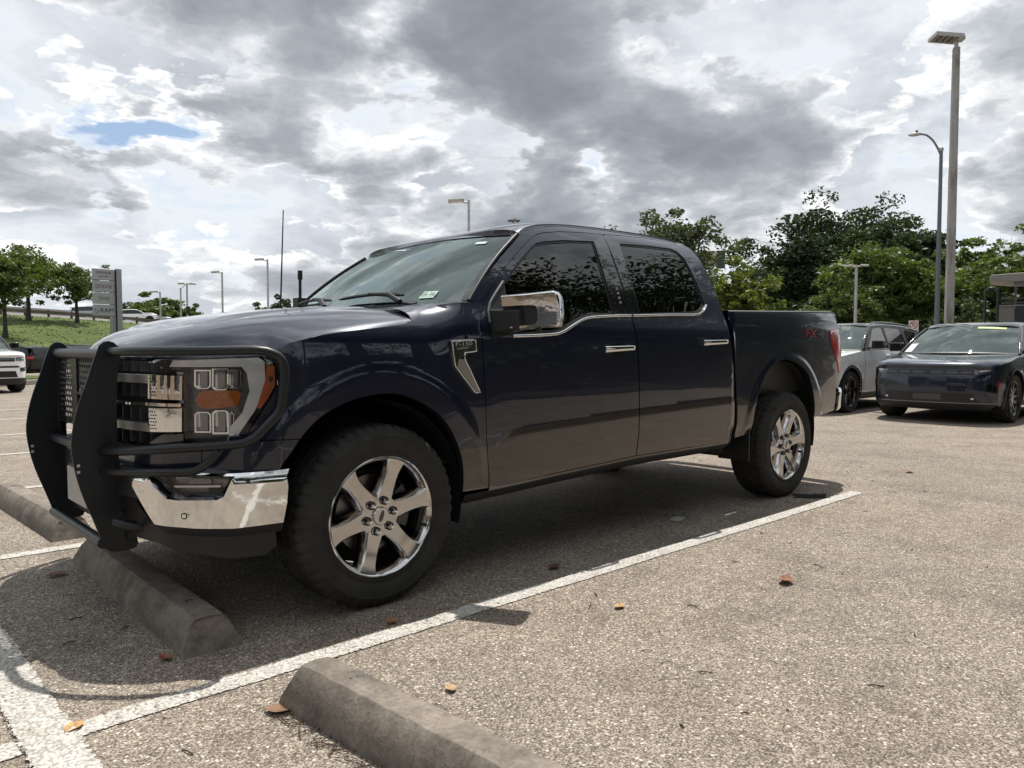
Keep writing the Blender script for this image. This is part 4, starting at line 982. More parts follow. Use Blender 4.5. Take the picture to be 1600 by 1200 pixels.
    for j in range(k):
        t = 2*math.pi*j/k
        for i, (r, y) in enumerate(profile):
            if detail:
                if i in (np_+1, np_+2, np_+4, np_+5, np_+8-1, np_+8, np_+10, np_+11, np_+13, np_+14) and (i-np_) in (2, 5, 8, 11, 14): r -= .009
                lug = (j+(0 if y < .135 else 3)) % 6
                if np_-3 <= i <= np_+1 or n_-np_-2 <= i <= n_-np_+2:
                    if lug in (0, 1): r -= .008
                elif np_+1 < i < n_-np_-2 and (j*2+i*3) % 9 in (0, 1): r -= .006
                if i in (np_-5, np_-4) and lug in (0, 1): y += .004
            vs.append((cx+r*math.cos(t), cy+s*y, cz+r*math.sin(t)))
    fs = [(j*n_+i, j*n_+i+1, ((j+1) % k)*n_+i+1, ((j+1) % k)*n_+i) for j in range(k) for i in range(n_-1)]
    mb = MB(); mb.add(vs, fs); mb.build('tyre', M_('rubber'), wh, smooth=30, weld=False)
    return wh
for sg in (-1, 1):
    make_wheel(truck, (0, sg*.985, .405), sg, R_=.41, a0=12 if sg < 0 else 40)
    make_wheel(truck, (3.693, sg*.985, .405), sg, R_=.41, a0=8 if sg < 0 else 25)

# ------------------------------------------------------------------ rear end, underside, cabin
def build_rear():
    mb = MB(); mb.prism([(-.90, .80), (.90, .80), (.905, 1.30), (.89, 1.42), (.87, 1.45), (-.87, 1.45), (-.89, 1.42), (-.905, 1.30)], 'x', 4.655, 4.72); tg = mb.build('tailgate', M_('blue'), truck, bevel=.01)
    mb = MB(); mb.box((4.64, -.86, 1.448), (4.74, .86, 1.462)); mb.build('tailgate_cap', mat('rail_cap', (.035, .036, .038), .42), tg, bevel=.005)
    mb = MB(); mb.box((4.718, -.12, 1.30), (4.735, .12, 1.35)); mb.build('handle', M_('gloss'), tg, bevel=.004)
    RB = [(4.668, .945), (4.72, .940), (4.80, .905), (4.86, .79), (4.885, .5), (4.89, 0)]
    pts = spline(RB+[(x, -y) for x, y in RB[:-1][::-1]], .03); rows = []
    for x, y in pts:
        rows.append([(x-.10, y*.93, .800), (x-.012, y*.99, .808), (x, y, .795), (x+.004, y, .74), (x-.01, y*.995, .635), (x-.03, y*.985, .615), (x-.12, y*.93, .61)])
    mb = MB(); mb.grid(np.array(rows)); mb.build('rear_bumper', M_('chrome'), truck, smooth=40)
    # box floor, front wall
    mb = MB(); mb.box((2.90, -.84, .80), (4.66, .84, .84)); mb.box((2.90, -.88, .84), (2.94, .88, 1.40)); mb.build('bed_floor', M_('plast'), truck)
    # frame, axles, tank, exhaust, spare
    mb = MB()
    for s in (-1, 1):
        mb.box((-.75, s*.48-.04, .46), (.6, s*.48+.04, .62)); mb.box((.6, s*.55-.045, .44), (2.9, s*.55+.045, .58)); mb.box((2.9, s*.5-.04, .52), (4.6, s*.5+.04, .66))
    mb.box((-.70, -.85, .58), (4.6, .85, .60)); mb.box((.55, -.80, .52), (2.95, .80, .56)); mb.box((-.72, -.62, .36), (-.1, .62, .40))  # full-length dark floor plate added to block light through the body
    mb.tube([(0, -.75, .40), (0, .75, .40)], .05, 10); mb.tube([(3.693, -.75, .41), (3.693, .75, .41)], .055, 10); mb.sphere((3.693, .08, .40), (.17, .16, .16), 14)
    mb.tube([(.7, .25, .42), (3.4, .25, .47)], .045, 8); mb.tube([(1.0, -.28, .40), (2.4, -.30, .40), (2.6, -.40, .44), (4.2, -.62, .52)], .04, 8)
    mb.box((1.15, -.62, .36), (2.05, -.22, .52)); mb.box((2.35, -.70, .42), (2.62, -.50, .52)); mb.tube([(2.2, -.60, .405), (2.62, -.60, .43)], .05, 8); mb.box((2.82, -.86, .40), (2.98, -.66, .56)); mb.box((1.6, .2, .38), (2.5, .6, .5))
    mb.lathe([(.12, -.1), (.37, -.1), (.38, 0), (.37, .1), (.12, .1)], (4.2, 0, .60), 'z', 24)
    mb.build('underbody', M_('dark'), truck, smooth=30, weld=False)
    for s in (-1, 1):
        mb = MB(); mb.box((3.135, s*.97-.005 if s > 0 else -.975, .33), (3.150, s*.97+.005 if s > 0 else -.72, .60)); mb.build('mud_flap', M_('plast'), truck, bevel=.003)
build_rear()
def build_cabin():
    grey = mat('cabin_grey', (.05, .05, .052), .7); seat = mat('cabin_leather', (.045, .042, .04), .55)
    mb = MB(); mb.box((.60, -.86, .56), (2.78, .86, .60)); mb.box((.50, -.85, .60), (.60, .85, 1.25)); mb.box((2.74, -.85, .60), (2.78, .85, 1.36)); mb.build('cabin_floor', grey, truck)
    mb = MB(); P_ = [(.40, 1.345), (.62, 1.375), (.86, 1.375), (.96, 1.33), (.98, 1.18), (.90, .95), (.58, .85), (.45, 1.2)]; mb.prism(P_, 'y', -.82, .82); d = mb.build('dashboard', mat('dash_grey', (.10, .105, .10), .6), truck, bevel=.02, smooth=40)
    mb = MB(); mb.box((.93, -.15, 1.20), (.955, .15, 1.42)); mb.build('screen', M_('gloss'), d, bevel=.006)
    c = Vector((1.12, -.40, 1.24)); ax = Vector((-.85, 0, .5)).normalized(); e1 = Vector((0, 1, 0)); e2 = ax.cross(e1)
    mb = MB(); mb.tube([c+(e1*math.cos(a)+e2*math.sin(a))*.19 for a in np.linspace(0, 2*math.pi, 33)[:-1]], .016, 8, closed=True); mb.sphere(tuple(c), (.05, .075, .06), 10)
    for a in (0, math.pi, -math.pi/2): mb.tube([c, c+(e1*math.cos(a)+e2*math.sin(a))*.18], .014, 6)
    mb.tube([c, c-ax*-.25], .03, 8); mb.build('steering_wheel', M_('plast'), truck, smooth=60)
    for x0, ys in ((1.40, (-.42, .42)), (2.30, (-.42, .42))):
        for y in ys:
            w = .26 if x0 < 2 else .38
            s_ = empty('seat', (0, 0, 0), parent=truck)
            mb = MB(); mb.box((x0-.25, y-w, .80), (x0+.28, y+w, .96)); mb.build('cushion', seat, s_, bevel=.05, seg=3)
            mb = MB(); mb.box((x0+.22, y-w, .90), (x0+.38, y+w, 1.48), rot=Matrix.Rotation(R(14), 3, 'Y')); mb.build('backrest', seat, s_, bevel=.05, seg=3)
            mb = MB(); mb.box((x0+.33, y-.13, 1.50), (x0+.43, y+.13, 1.68), rot=Matrix.Rotation(R(10), 3, 'Y')); mb.build('headrest', seat, s_, bevel=.035, seg=3)
    mb = MB(); mb.box((1.02, -.12, 1.66), (1.045, .12, 1.73)); mb.tube([(1.04, 0, 1.72), (1.02, 0, 1.80)], .012, 6); mb.build('rear_view_mirror', M_('plast'), truck, bevel=.008)
    # roof lining
    mb = MB(); mb.box((1.15, -.66, 1.80), (2.68, .66, 1.815)); mb.build('roof_lining', mat('lining', (.30, .29, .27), .9), truck)
    mb = MB(); mb.tube([(.40, .80, 1.37), (.402, .80, 1.41), (.430, .80, 2.04)], [.010, .006, .0035], 8); mb.tube([(.40, .80, 1.36), (.40, .80, 1.385)], .018, 10); mb.build('antenna', M_('plast'), truck, smooth=60)
    mb = MB(); mb.box((.505, .765, 1.36), (.565, .835, 1.48)); mb.tube([(.54, .80, 1.47), (.541, .80, 1.60), (.541, .80, 1.602), (.542, .80, 1.66)], [.010, .010, .016, .016], 10); mb.build('antenna_mount', M_('plast'), truck, smooth=40)
build_cabin()
# ------------------------------------------------------------------ ground
def asphalt_nodes(t, n, b, co, dark=1.0):
    v1 = n('ShaderNodeTexVoronoi', {'Vector': co, 'Scale': 95}); v2 = n('ShaderNodeTexVoronoi', {'Vector': co, 'Scale': 210})
    r1 = n('ShaderNodeSeparateColor', {0: v1.outputs['Color']}).outputs; r2 = n('ShaderNodeSeparateColor', {0: v2.outputs['Color']}).outputs
    peb = ramp(n, r1[0], [(0, (.055, .048, .042)), (.3, (.12, .104, .088)), (.55, (.205, .178, .152)), (.8, (.33, .292, .25)), (.93, (.45, .415, .365)), (1, (.60, .58, .53))])
    sml = ramp(n, r2[0], [(0, (.05, .044, .038)), (.5, (.15, .13, .108)), (1, (.34, .305, .26))])
    edge = ramp(n, v1.outputs['Distance'], [(.25, (0,)*3), (.62, (1,)*3)])
    c = mixc(n, mth(n, 'MAXIMUM', edge, mth(n, 'GREATER_THAN', r1[1], .62)), peb, sml)
    big = noise(n, co, .35, 5, .6); mid = noise(n, co, 2.2, 5, .62); fin = noise(n, co, 14, 4, .6)
    c = mixc(n, .9, c, ramp(n, big, [(.3, (.76, .745, .735)), (.5, (1, 1, 1)), (.7, (1.12, 1.08, 1.05))]), 'MULTIPLY')
    c = mixc(n, .95, c, ramp(n, mid, [(.25, (.68, .665, .655)), (.5, (1, 1, 1)), (.75, (1.12, 1.12, 1.12))]), 'MULTIPLY')
    c = mixc(n, .5, c, ramp(n, fin, [(.3, (.75, .75, .75)), (.7, (1.2, 1.2, 1.2))]), 'MULTIPLY')
    h = mth(n, 'ADD', mth(n, 'MULTIPLY', mth(n, 'SUBTRACT', 1.0, v1.outputs['Distance']), .7), mth(n, 'MULTIPLY', mth(n, 'SUBTRACT', 1.0, v2.outputs['Distance']), .35))
    c = mixc(n, 1.0, c, (1.33, 1.285, 1.235), 'MULTIPLY')
    return c, h
def build_ground():
    def f(t, n, b):
        co = n('ShaderNodeTexCoord').outputs['Object']
        c, h = asphalt_nodes(t, n, b, co)
        # oil drips and tyre scrubbing inside the bays
        sp = noise(n, co, 1.1, 6, .7, .6); c = mixc(n, mth(n, 'MULTIPLY', ramp(n, sp, [(.60, (0,)*3), (.72, (1,)*3)]), .5), c, (.05, .045, .04))
        t.links.new(c, b.inputs['Base Color'])
        bp = n('ShaderNodeBump', {'Height': h, 'Strength': .8, 'Distance': .006}); t.links.new(bp.outputs[0], b.inputs['Normal'])
    m = mat('worn_aggregate_asphalt', (.2, .18, .15), .88, build=f, spec=.35)
    mb = MB(); xs = [-900, -60, -12, -6, -3, -1, 1, 3, 6, 12, 60, 900]
    mb.grid(np.array([[(x, y, 0) for y in xs] for x in xs])); o = mb.build('parking_lot', m, smooth=0, fix=False); tag(o, 'worn tan aggregate asphalt of the parking lot', None, None, 'structure')
    if o.data.polygons[0].normal.z < 0: o.data.flip_normals()
    return o
build_ground()
def paint_mat():
    def f(t, n, b):
        co = n('ShaderNodeTexCoord').outputs['Object']
        ground, h = asphalt_nodes(t, n, b, co)
        v1 = n('ShaderNodeTexVoronoi', {'Vector': co, 'Scale': 95}); r1 = n('ShaderNodeSeparateColor', {0: v1.outputs['Color']}).outputs
        wear = noise(n, co, 2.6, 6, .7); f2 = noise(n, co, 40, 5, .7); f3 = noise(n, co, 7, 5, .65)
        c = ramp(n, f2, [(.25, (.40, .37, .33)), (.5, (.60, .575, .53)), (.75, (.72, .70, .66))])
        c = mixc(n, .6, c, ramp(n, f3, [(.3, (.66, .64, .60)), (.6, (1, 1, 1))]), 'MULTIPLY')
        crev = ramp(n, v1.outputs['Distance'], [(.42, (1,)*3), (.70, (.45,)*3)])
        c = mixc(n, .75, c, crev, 'MULTIPLY')
        at = n('ShaderNodeAttribute', attribute_name='edge').outputs['Fac']
        # bare stones: more of them where the paint is worn and towards the rims
        k = mth(n, 'ADD', mth(n, 'MULTIPLY', r1[1], .55), mth(n, 'ADD', mth(n, 'MULTIPLY', wear, .55), mth(n, 'MULTIPLY', f2, .25)))
        k = mth(n, 'SUBTRACT', k, mth(n, 'MULTIPLY', at, .22))
        bare = ramp(n, k, [(.66, (0,)*3), (.74, (1,)*3)])
        c = mixc(n, bare, c, ground)
        t.links.new(c, b.inputs['Base Color'])
        e = mth(n, 'GREATER_THAN', mth(n, 'ADD', at, mth(n, 'ADD', mth(n, 'MULTIPLY', mth(n, 'SUBTRACT', f2, .5), .9), mth(n, 'MULTIPLY', mth(n, 'SUBTRACT', r1[2], .5), .5))), .25)
        t.links.new(e, b.inputs['Alpha'])
        bp = n('ShaderNodeBump', {'Height': h, 'Strength': .7, 'Distance': .005}); t.links.new(bp.outputs[0], b.inputs['Normal'])
    return mat('worn_white_paint', (.6, .58, .55), .8, build=f, spec=.3)
def line(name, pts, w, z=.004, label=None):
    """painted line along pts; edge attribute falls to 0 at its rims"""
    P = [Vector((*p, 0)) for p in pts]; mb = MB(); vs = []; at = []
    for i, p in enumerate(P):
        d = (P[min(i+1, len(P)-1)]-P[max(i-1, 0)]).normalized(); nn = Vector((-d.y, d.x, 0))
        for q, a in ((-1.14, 0), (-.84, 1), (0, 1), (.84, 1), (1.14, 0)): vs.append(p+nn*w*.5*q+Vector((0, 0, z))); at.append(a)
    fs = [(i*5+j, i*5+j+1, i*5+j+6, i*5+j+5) for i in range(len(P)-1) for j in range(4)]
    mb.add(vs, fs); o = mb.build(name, paint_mat(), smooth=0, fix=False, weld=False)
    if o.data.polygons[0].normal.z < 0: o.data.flip_normals()
    A = o.data.attributes.new('edge', 'FLOAT', 'POINT'); A.data.foreach_set('value', at)
    return tag(o, label, None, None, 'structure')
random.seed(4)
def bay(y0, y1, x0, x1): 
    xs = np.linspace(x0, x1, 40); return [(x, y0+(y1-y0)*(x-x0)/(x1-x0)+random.uniform(-.004, .004)) for x in xs]
line('bay_line', bay(-1.296, -1.287, -2.2, 4.27), .098, label='near worn white bay line running beside the pickup')
line('bay_line', bay(1.115, 1.100, -2.2, 1.6), .10)
for k, y in enumerate((3.45, 5.88, 8.05, 10.6, 12.75, 15.1)): line('bay_line', bay(y, y+.02, -2.2, 4.3), .10)
line('cross_line', [(-1.372, y) for y in np.linspace(-9, 18, 60)], .135, .008, 'white line crossing the head of the parking bays')
for k, y in enumerate((-3.7, -6.1, -8.5)): line('bay_line', bay(y, y, -2.2, 4.3), .10)

def wheel_stop(x, y0, y1, rz, label, hgt=.135, wb=.225, wt=.125, seed=0):
    L = y1-y0; mb = MB(); rr = random.Random(seed); n_ = 40; rows = []
    for i in range(n_+1):
        t = i/n_; y = -L/2+L*t; e = min(t, 1-t)*L
        sh = min(1, .70+e/.16*.30) if e < .16 else 1
        h = hgt*(1 if e > .10 else .93+.07*e/.10); jit = lambda a: rr.uniform(-a, a)
        yo = (0 if e > .001 else 0)
        ring = [(-wb/2, 0), (-wb/2+.004, .035), (-wt/2-.014, h-.030), (-wt/2+.012, h-.004), (0, h+.001), (wt/2-.012, h-.004), (wt/2+.014, h-.030), (wb/2-.004, .035), (wb/2, 0)]
        row = []
        for q, (a, z) in enumerate(ring):
            tilt = (.055*z/hgt)*(1 if t < .5 else -1) if e < .02 else 0
            row.append((a+jit(.0016), y+tilt, max(0, z+(jit(.0018) if z > 0 else 0))))
        if rr.random() < .16 and e > .03:
            q = rr.choice((2, 3, 5, 6)); dz = rr.uniform(.003, .010); row[q] = (row[q][0]*(1-dz*2), row[q][1], row[q][2]-dz)
        rows.append(row)
    G_ = np.array(rows); mb.grid(G_); mb.add(G_[0], [tuple(range(9))]); mb.add(G_[-1], [tuple(range(9))])
    root = mb.build('wheel_stop', M_('conc'), None, smooth=32, bevel=.006)
    root.location = (x, (y0+y1)/2, 0); root.rotation_euler = (0, 0, rz)
    tag(root, label, 'wheel stop', 'concrete wheel stops at the head of the bays')
    for s in (-1, 1):   # pin holes
        mb = MB(); mb.lathe([(.016, .0), (.014, .0015), (0, .001)], (.0, s*(L/2-.26), hgt-.0005), 'z', 14); mb.build('pin_hole', M_('dark'), root)
    return root
wheel_stop(-.745, -.985, .735, R(-1), 'concrete wheel stop lying in shade under the grille guard of the pickup', seed=1)
wheel_stop(-.60, -3.28, -1.545, R(4.5), 'concrete wheel stop closest to the viewer, in sun and cut off by the bottom edge', seed=2)
wheel_stop(-.735, 1.30, 3.02, R(2), 'concrete wheel stop in the empty bay on the far side of the grille guard', seed=3)
# ------------------------------------------------------------------ other cars
def suv(name, label, cat, loc, rz, c, group=None):
    """a car with its nose at x = 0 heading -x; c: numbers and colours"""
    root = empty(name, loc, rz, label, cat, group)
    W, L, sp = c['W'], c['L'], c.get('sp', .06); body = c['body']; trim = c.get('trim', M_('plast')); top = c.get('top', body); lod = c.get('lod', 1)
    HE = crv(c['hood_edge']); HC = crv(c['hood_mid']); BELT = crv(c['belt']); RAIL = crv(c['rail']); RC = crv(c['roof'])
    prof = crv([(.15, .90), (.28, .955), (.45, .985), (.65, 1.0), (.80, 1.0), (.95, .985), (1.1, .955), (1.2, .92)])
    kz = c.get('kz', 1.0)
    tap = crv([(0, W), (.010, .66*W), (.045, .42*W), (.11, .25*W), (.20, .135*W), (.34, .055*W), (.58, .010*W), (.8, 0), (L-.7, 0), (L-.35, .03*W), (L-.12, .12*W), (L-.02, .28*W), (L, .45*W)])
    fr_, rr_ = c['axles']; rw = c['rw']; ra = rw+.055
    def Yl(x, z):
        x = np.asarray(x, float); z = np.asarray(z, float); y = W*prof(z/kz)-tap(x)
        for cx in (fr_, rr_):
            r = np.hypot(x-cx, z-rw); y = y+.018*(1-sst(ra+.035, ra+.085, r))*(1-sst(.72, .82, z/kz))
        return y
    def sd(sg, off=0.0): return lambda a, b: np.stack([np.asarray(a, float), sg*(Yl(a, b)+off), np.asarray(b, float)], -1)
    sl = c['tumble']
    def Yg(x, z): return Yl(x, BELT(x))-.012-(np.asarray(z, float)-BELT(x))*sl
    def gs(sg, off=0.0): return lambda a, b: np.stack([np.asarray(a, float), sg*(Yg(a, b)+off), np.asarray(b, float)], -1)
    def arch(cx, z0): 
        a0 = math.asin((z0-rw)/ra); return [(cx-ra*math.cos(a), rw+ra*math.sin(a)) for a in np.linspace(a0, math.pi-a0, 26)]
    cw, zb = c['cowl'], c.get('zb', .24)
    xc = .20; tail = c['tail']
    be = [(x, float(BELT(x))) for x in np.linspace(cw, tail[-1][0], 14)]
    hood_e = [(x, float(HE(x))) for x in np.linspace(xc, cw, 14)]
    poly = [(xc, .30)]+arch(fr_, .27)+[(fr_+ra+.10, zb), (rr_-ra-.10, zb)]+arch(rr_, .27)+tail+be[::-1][1:]+hood_e[::-1][1:]
    mats_ = [body, trim]
    clad = c.get('clad', .36)
    xcut = [[(fr_+ra+.02, clad), (rr_-ra-.02, clad)]]
    NPROF = crv([(.18, .10), (.28, .035), (.38, .008), (.5, 0), (.66, .004), (c['lip']-.13, .012), (c['lip']-.06, .035), (c['lip'], .06), (c['lip']+.05, .10)])
    P_ = NoseP = Plan([(0, 0), (.004, .25*W)]+[(x, W*1.0-float(tap(x))) for x in (.010, .045, .11, .20, .30)], NPROF)
    shut = []
    for sg in (-1, 1):
        s_ = panel('side_panel', poly, sd(sg), mats_, root, (0, sg, .05), sp=sp, cuts=xcut, cls=lambda x, z: ((z < clad) & (x > fr_) & (x < rr_)).astype(int))
        # doors: shut lines as shallow dark strips, handles
        for xx in c['doors']:
            pl = [(xx, zb+.04), (xx-.01, .6), (xx+.02, float(BELT(xx))-.005)]
            pts = [tuple(sd(sg, -.001)(np.array([a]), np.array([b]))[0]) for a, b in resample(pl, .06, False)]
            mb = MB(); mb.tube(pts, .0035, 5); mb.build('shut_line', M_('dark'), s_, smooth=0)
        if lod:
            for xx in c['handles']:
                mb = MB(); z = float(BELT(xx))-.13; y = float(Yl(xx, z)); mb.box((xx, min(sg*y, sg*(y+.03)), z), (xx+.2, max(sg*y, sg*(y+.03)), z+.03)); mb.build('handle', c.get('handle', body), root, bevel=.008)
        # arch trim, well, wheels
        for cx in (fr_, rr_):
            A = arch(cx, .24); a_ = np.array([p[0] for p in A]); b_ = np.array([p[1] for p in A]); ao = (a_-cx)*1.10+cx; bo = (b_-rw)*1.10+rw
            mb = MB(); mb.grid(np.stack([sd(sg, .006)(ao, bo), sd(sg, .012)(a_, b_), sd(sg, -.08)(a_, b_)], 1)); mb.build('arch_trim', c.get('archm', trim), root, smooth=50)
            mb = MB(); mb.lathe([(ra+.01, sg*(W-.03)), (ra+.01, sg*.35), (.05, sg*.34)], (cx, 0, rw), 'y', 20, arc=(R(-10), R(190))); mb.build('wheel_well', M_('dark'), root)
            make_wheel(root, (cx, sg*(W-.012), rw), sg, R_=rw, W=.24, rim=rw*.70, spokes=c.get('spokes', 10), a0=9, dark=True, detail=False)
        # greenhouse
        gp = c['house']; g_ = panel('pillar_frame', gp, gs(sg), c.get('pillar', mat('satin_black', (.008, .008, .009), .3)), root, (0, sg, .2), holes=c['wins'], sp=sp, th=.012)
        for w in c['wins']: panel('window', w, gs(sg, -.006), c.get('glass', M_('tint')), g_, (0, sg, .2), sp=.1, th=0)
        if lod:
            bl = [tuple(gs(sg, .004)(np.array([x]), np.array([float(BELT(x))+.012]))[0]) for x in np.linspace(cw+.15, c['beltend'], 16)]
            mb = MB(); mb.tube(bl, .009, 6); mb.build('belt_moulding', M_('gloss'), root, smooth=60)
        # door mirror
        mx = cw+.32; mz = float(BELT(mx))+.06; my = float(Yl(mx, float(BELT(mx))))
        mb = MB(); mb.box((mx-.02, min(sg*(my-.06), sg*(my+.07)), mz-.03), (mx+.06, max(sg*(my-.06), sg*(my+.07)), mz+.0)); mb.box((mx-.06, min(sg*(my+.05), sg*(my+.25)), mz-.03), (mx+.09, max(sg*(my+.05), sg*(my+.25)), mz+.12)); mb.build('side_mirror', M_('gloss'), root, bevel=.03, seg=3)
    # nose
    lip = float(HE(xc)); N_ = P_; S_ = N_.S[-1]; lz = c['lip']
    panel('bumper', [(-S_, .30), (-S_*.8, .22), (0, .20), (S_*.8, .22), (S_, .30), (S_, lip-.005), (S_*.9, lz), (0, lz), (-S_*.9, lz), (-S_, lip-.005)], N_.f(-.001), [body, trim], root, (-1, 0, .1), sp=.05, cuts=[[(-S_*.98, c.get('skirt', .34)), (S_*.98, c.get('skirt', .34))]], cls=lambda x, z: (z < c.get('skirt', .34)).astype(int))
    for (nm, pl_, off, m) in c['nose']:
        for sg in ((1,) if pl_[0][0]*pl_[len(pl_)//2][0] < 0 else (-1, 1)):
            panel(nm, [(sg*a*S_, b) for a, b in pl_], N_.f(off), m, root, (-1, sg*.5, .1), sp=.06, th=.01)
    # hood
    rows = []
    for t in np.linspace(-1, 1, 41):
        tt = np.sign(t)*(1-(1-abs(t))**1.3); ya = abs(tt); yk = ya*float(Yl(xc, HE(xc)))
        xf = float(np.interp(ya*S_, N_.S, N_.P[:, 0])) if ya < 1 else xc
        xf = float(np.interp(yk, N_.P[:, 1], N_.P[:, 0])); row = []
        for a in np.linspace(0, 1, 26)**1.4:
            x = xf+.012+(cw-.02+.0*ya-xf)*a; ze = float(HE(x)); ys = float(Yl(x, ze)); y = ya*float(Yl(max(x, xc), HE(max(x, xc)))); ys = float(Yl(max(x, xc), HE(max(x, xc)))); lat = ys-y
            g = math.sqrt(max(0, 1-(1-min(1, max(0, lat)/.22))**2)); zc = float(HC(max(0, x-xf))); row.append((x, np.sign(t)*y, ze+(zc-ze)*g if ya < 1 else ze))
        rows.append(row)
    mb = MB(); Gd = np.array(rows); mb.grid(Gd); e = Gd[:, 0].copy(); e2 = e.copy(); e2[:, 2] -= .05; e2[:, 0] += .02; mb.grid(np.stack([e, e2], 1)); mb.build('hood', c.get('hoodm', body), root, smooth=40)
    # windshield
    hx, hz = c['header']; zc0 = float(BELT(cw))
    def wp(t, s):
        xb = cw-.20+.22*t*t; yb = t*(float(Yl(cw, BELT(cw)))-.03); zb_ = zc0+.02-.02*t*t
        xt = hx-.10+.10*t*t; zt = hz+.045-.045*t*t; yt = t*(float(Yg(hx, hz))-.01); return (xb+(xt-xb)*s-.02*math.sin(math.pi*s), yb+(yt-yb)*s, zb_+(zt-zb_)*s+.02*math.sin(math.pi*s))
    mb = MB(); mb.grid(np.array([[wp(t, s) for s in np.linspace(0, 1, 12)] for t in np.linspace(-1, 1, 25)])); ws = mb.build('windshield', M_('wind'), root, smooth=60)
    mb = MB(); mb.grid(np.array([[wp(t, s) for s in (0, .02)] for t in np.linspace(-1, 1, 15)])+np.array([-.03, 0, .012])); mb.build('wiper', M_('plast'), ws)
    for sg in (-1, 1):
        mb = MB(); mb.tube([wp(sg, s) for s in np.linspace(0, 1, 10)], .028, 8); mb.build('front_pillar', c.get('pillarA', top), root, smooth=60)
    for nm, t0, t1, s0, s1, m in c.get('stickers', ()):
        mb = MB(); mb.grid(np.array([[np.array(wp(t, s))+np.array([-.004, 0, .005]) for s in np.linspace(s0, s1, 3)] for t in np.linspace(t0, t1, 4)])); mb.build(nm, m, ws)
    mb = MB(); mb.box((cw-.05, -W*.8, .75), (cw+.35, W*.8, zc0-.02)); mb.build('dashboard', M_('plast'), root, bevel=.03)
    for y in (-.4, .4):
        mb = MB(); mb.box((cw+1.05, y-.24, .6), (cw+1.2, y+.24, 1.25)); mb.box((cw+1.1, y-.12, 1.25), (cw+1.18, y+.12, 1.45)); mb.build('seat', M_('plast'), root, bevel=.04)
    # roof
    rows = []; rx = c['roof_end']
    for t in np.linspace(-1, 1, 31):
        row = []
        for a in np.linspace(0, 1, 30):
            x0 = hx-.10+.10*t*t; x = x0+(rx-x0)*a; xx = max(x, hx); zr = float(RAIL(xx)); ys = float(Yg(xx, zr)); tt = np.sign(t)*(1-(1-abs(t))**1.4); lat = ys*(1-abs(tt)); g = math.sqrt(max(0, 1-(1-min(1, lat/.3))**2)); z = zr+(float(RC(x))-zr)*g
            if a == 0: z = hz+.045-.045*t*t
            row.append((x, tt*ys, z))
        rows.append(row)
    mb = MB(); mb.grid(np.array(rows)); rf = mb.build('roof', top, root, smooth=50)
    if c.get('rails'):
        for sg in (-1, 1):
            mb = MB(); pts = [(x, sg*(float(Yg(x, RAIL(x)))-.06), float(RAIL(x))+.055) for x in np.linspace(hx+.25, rx-.5, 12)]; pts = [(pts[0][0]-.08, pts[0][1], pts[0][2]-.06)]+pts+[(pts[-1][0]+.08, pts[-1][1], pts[-1][2]-.06)]; mb.tube(pts, .016, 8); mb.build('roof_rail', M_('gloss'), root, smooth=60)
    # tail: from roof end down to the bumper
    rows = []
    for t in np.linspace(-1, 1, 21):
        row = []
        for x, z in c['rear']:
            ys = float(Yg(min(x, L-.12), z)) if z > float(BELT(x)) else float(Yl(min(x, L-.10), z)); row.append((x-.14*abs(t)**4*(z < 1.2), t*ys, z))
        rows.append(row)
    mb = MB(); mb.grid(np.array(rows)); mb.build('rear_panel', body, root, smooth=40)
    rg = [p for p in c['rear'] if p[1] > float(BELT(L-.3))-.02][:3]
    if len(rg) >= 2:
        (xa, za), (xb, zb2) = rg[0], rg[-1]; mb = MB(); q = lambda y, k: (xa+(xb-xa)*k+.012, y, za+(zb2-za)*k+.006); mb.add([q(-.62, .12), q(.62, .12), q(.68, .9), q(-.68, .9)], [(0, 1, 2, 3)]); mb.build('rear_window', M_('tint'), root)
    for sg in (-1, 1):
        mb = MB(); x = c['lampx']; z0, z1 = c['lampz']; y = float(Yl(x-.12, z0))
        mb.add([(x-.16, sg*(float(Yl(x-.16, z0))+.012), z0), (x-.16, sg*(float(Yl(x-.16, z1))+.012), z1), (x+.02, sg*(y-.06), z1), (x+.02, sg*(y-.06), z0), (x+.02, sg*(y-.30), z1), (x+.02, sg*(y-.30), z0)], [(0, 1, 2, 3), (3, 2, 4, 5)]); mb.build('tail_lamp', M_('red'), root, fix=False, smooth=0)
    mb = MB(); mb.box((.25, -W*.8, .20), (L-.3, W*.8, .30)); mb.box((.3, -W*.85, .30), (cw, W*.85, .55)); mb.build('underbody', M_('dark'), root)
    return root

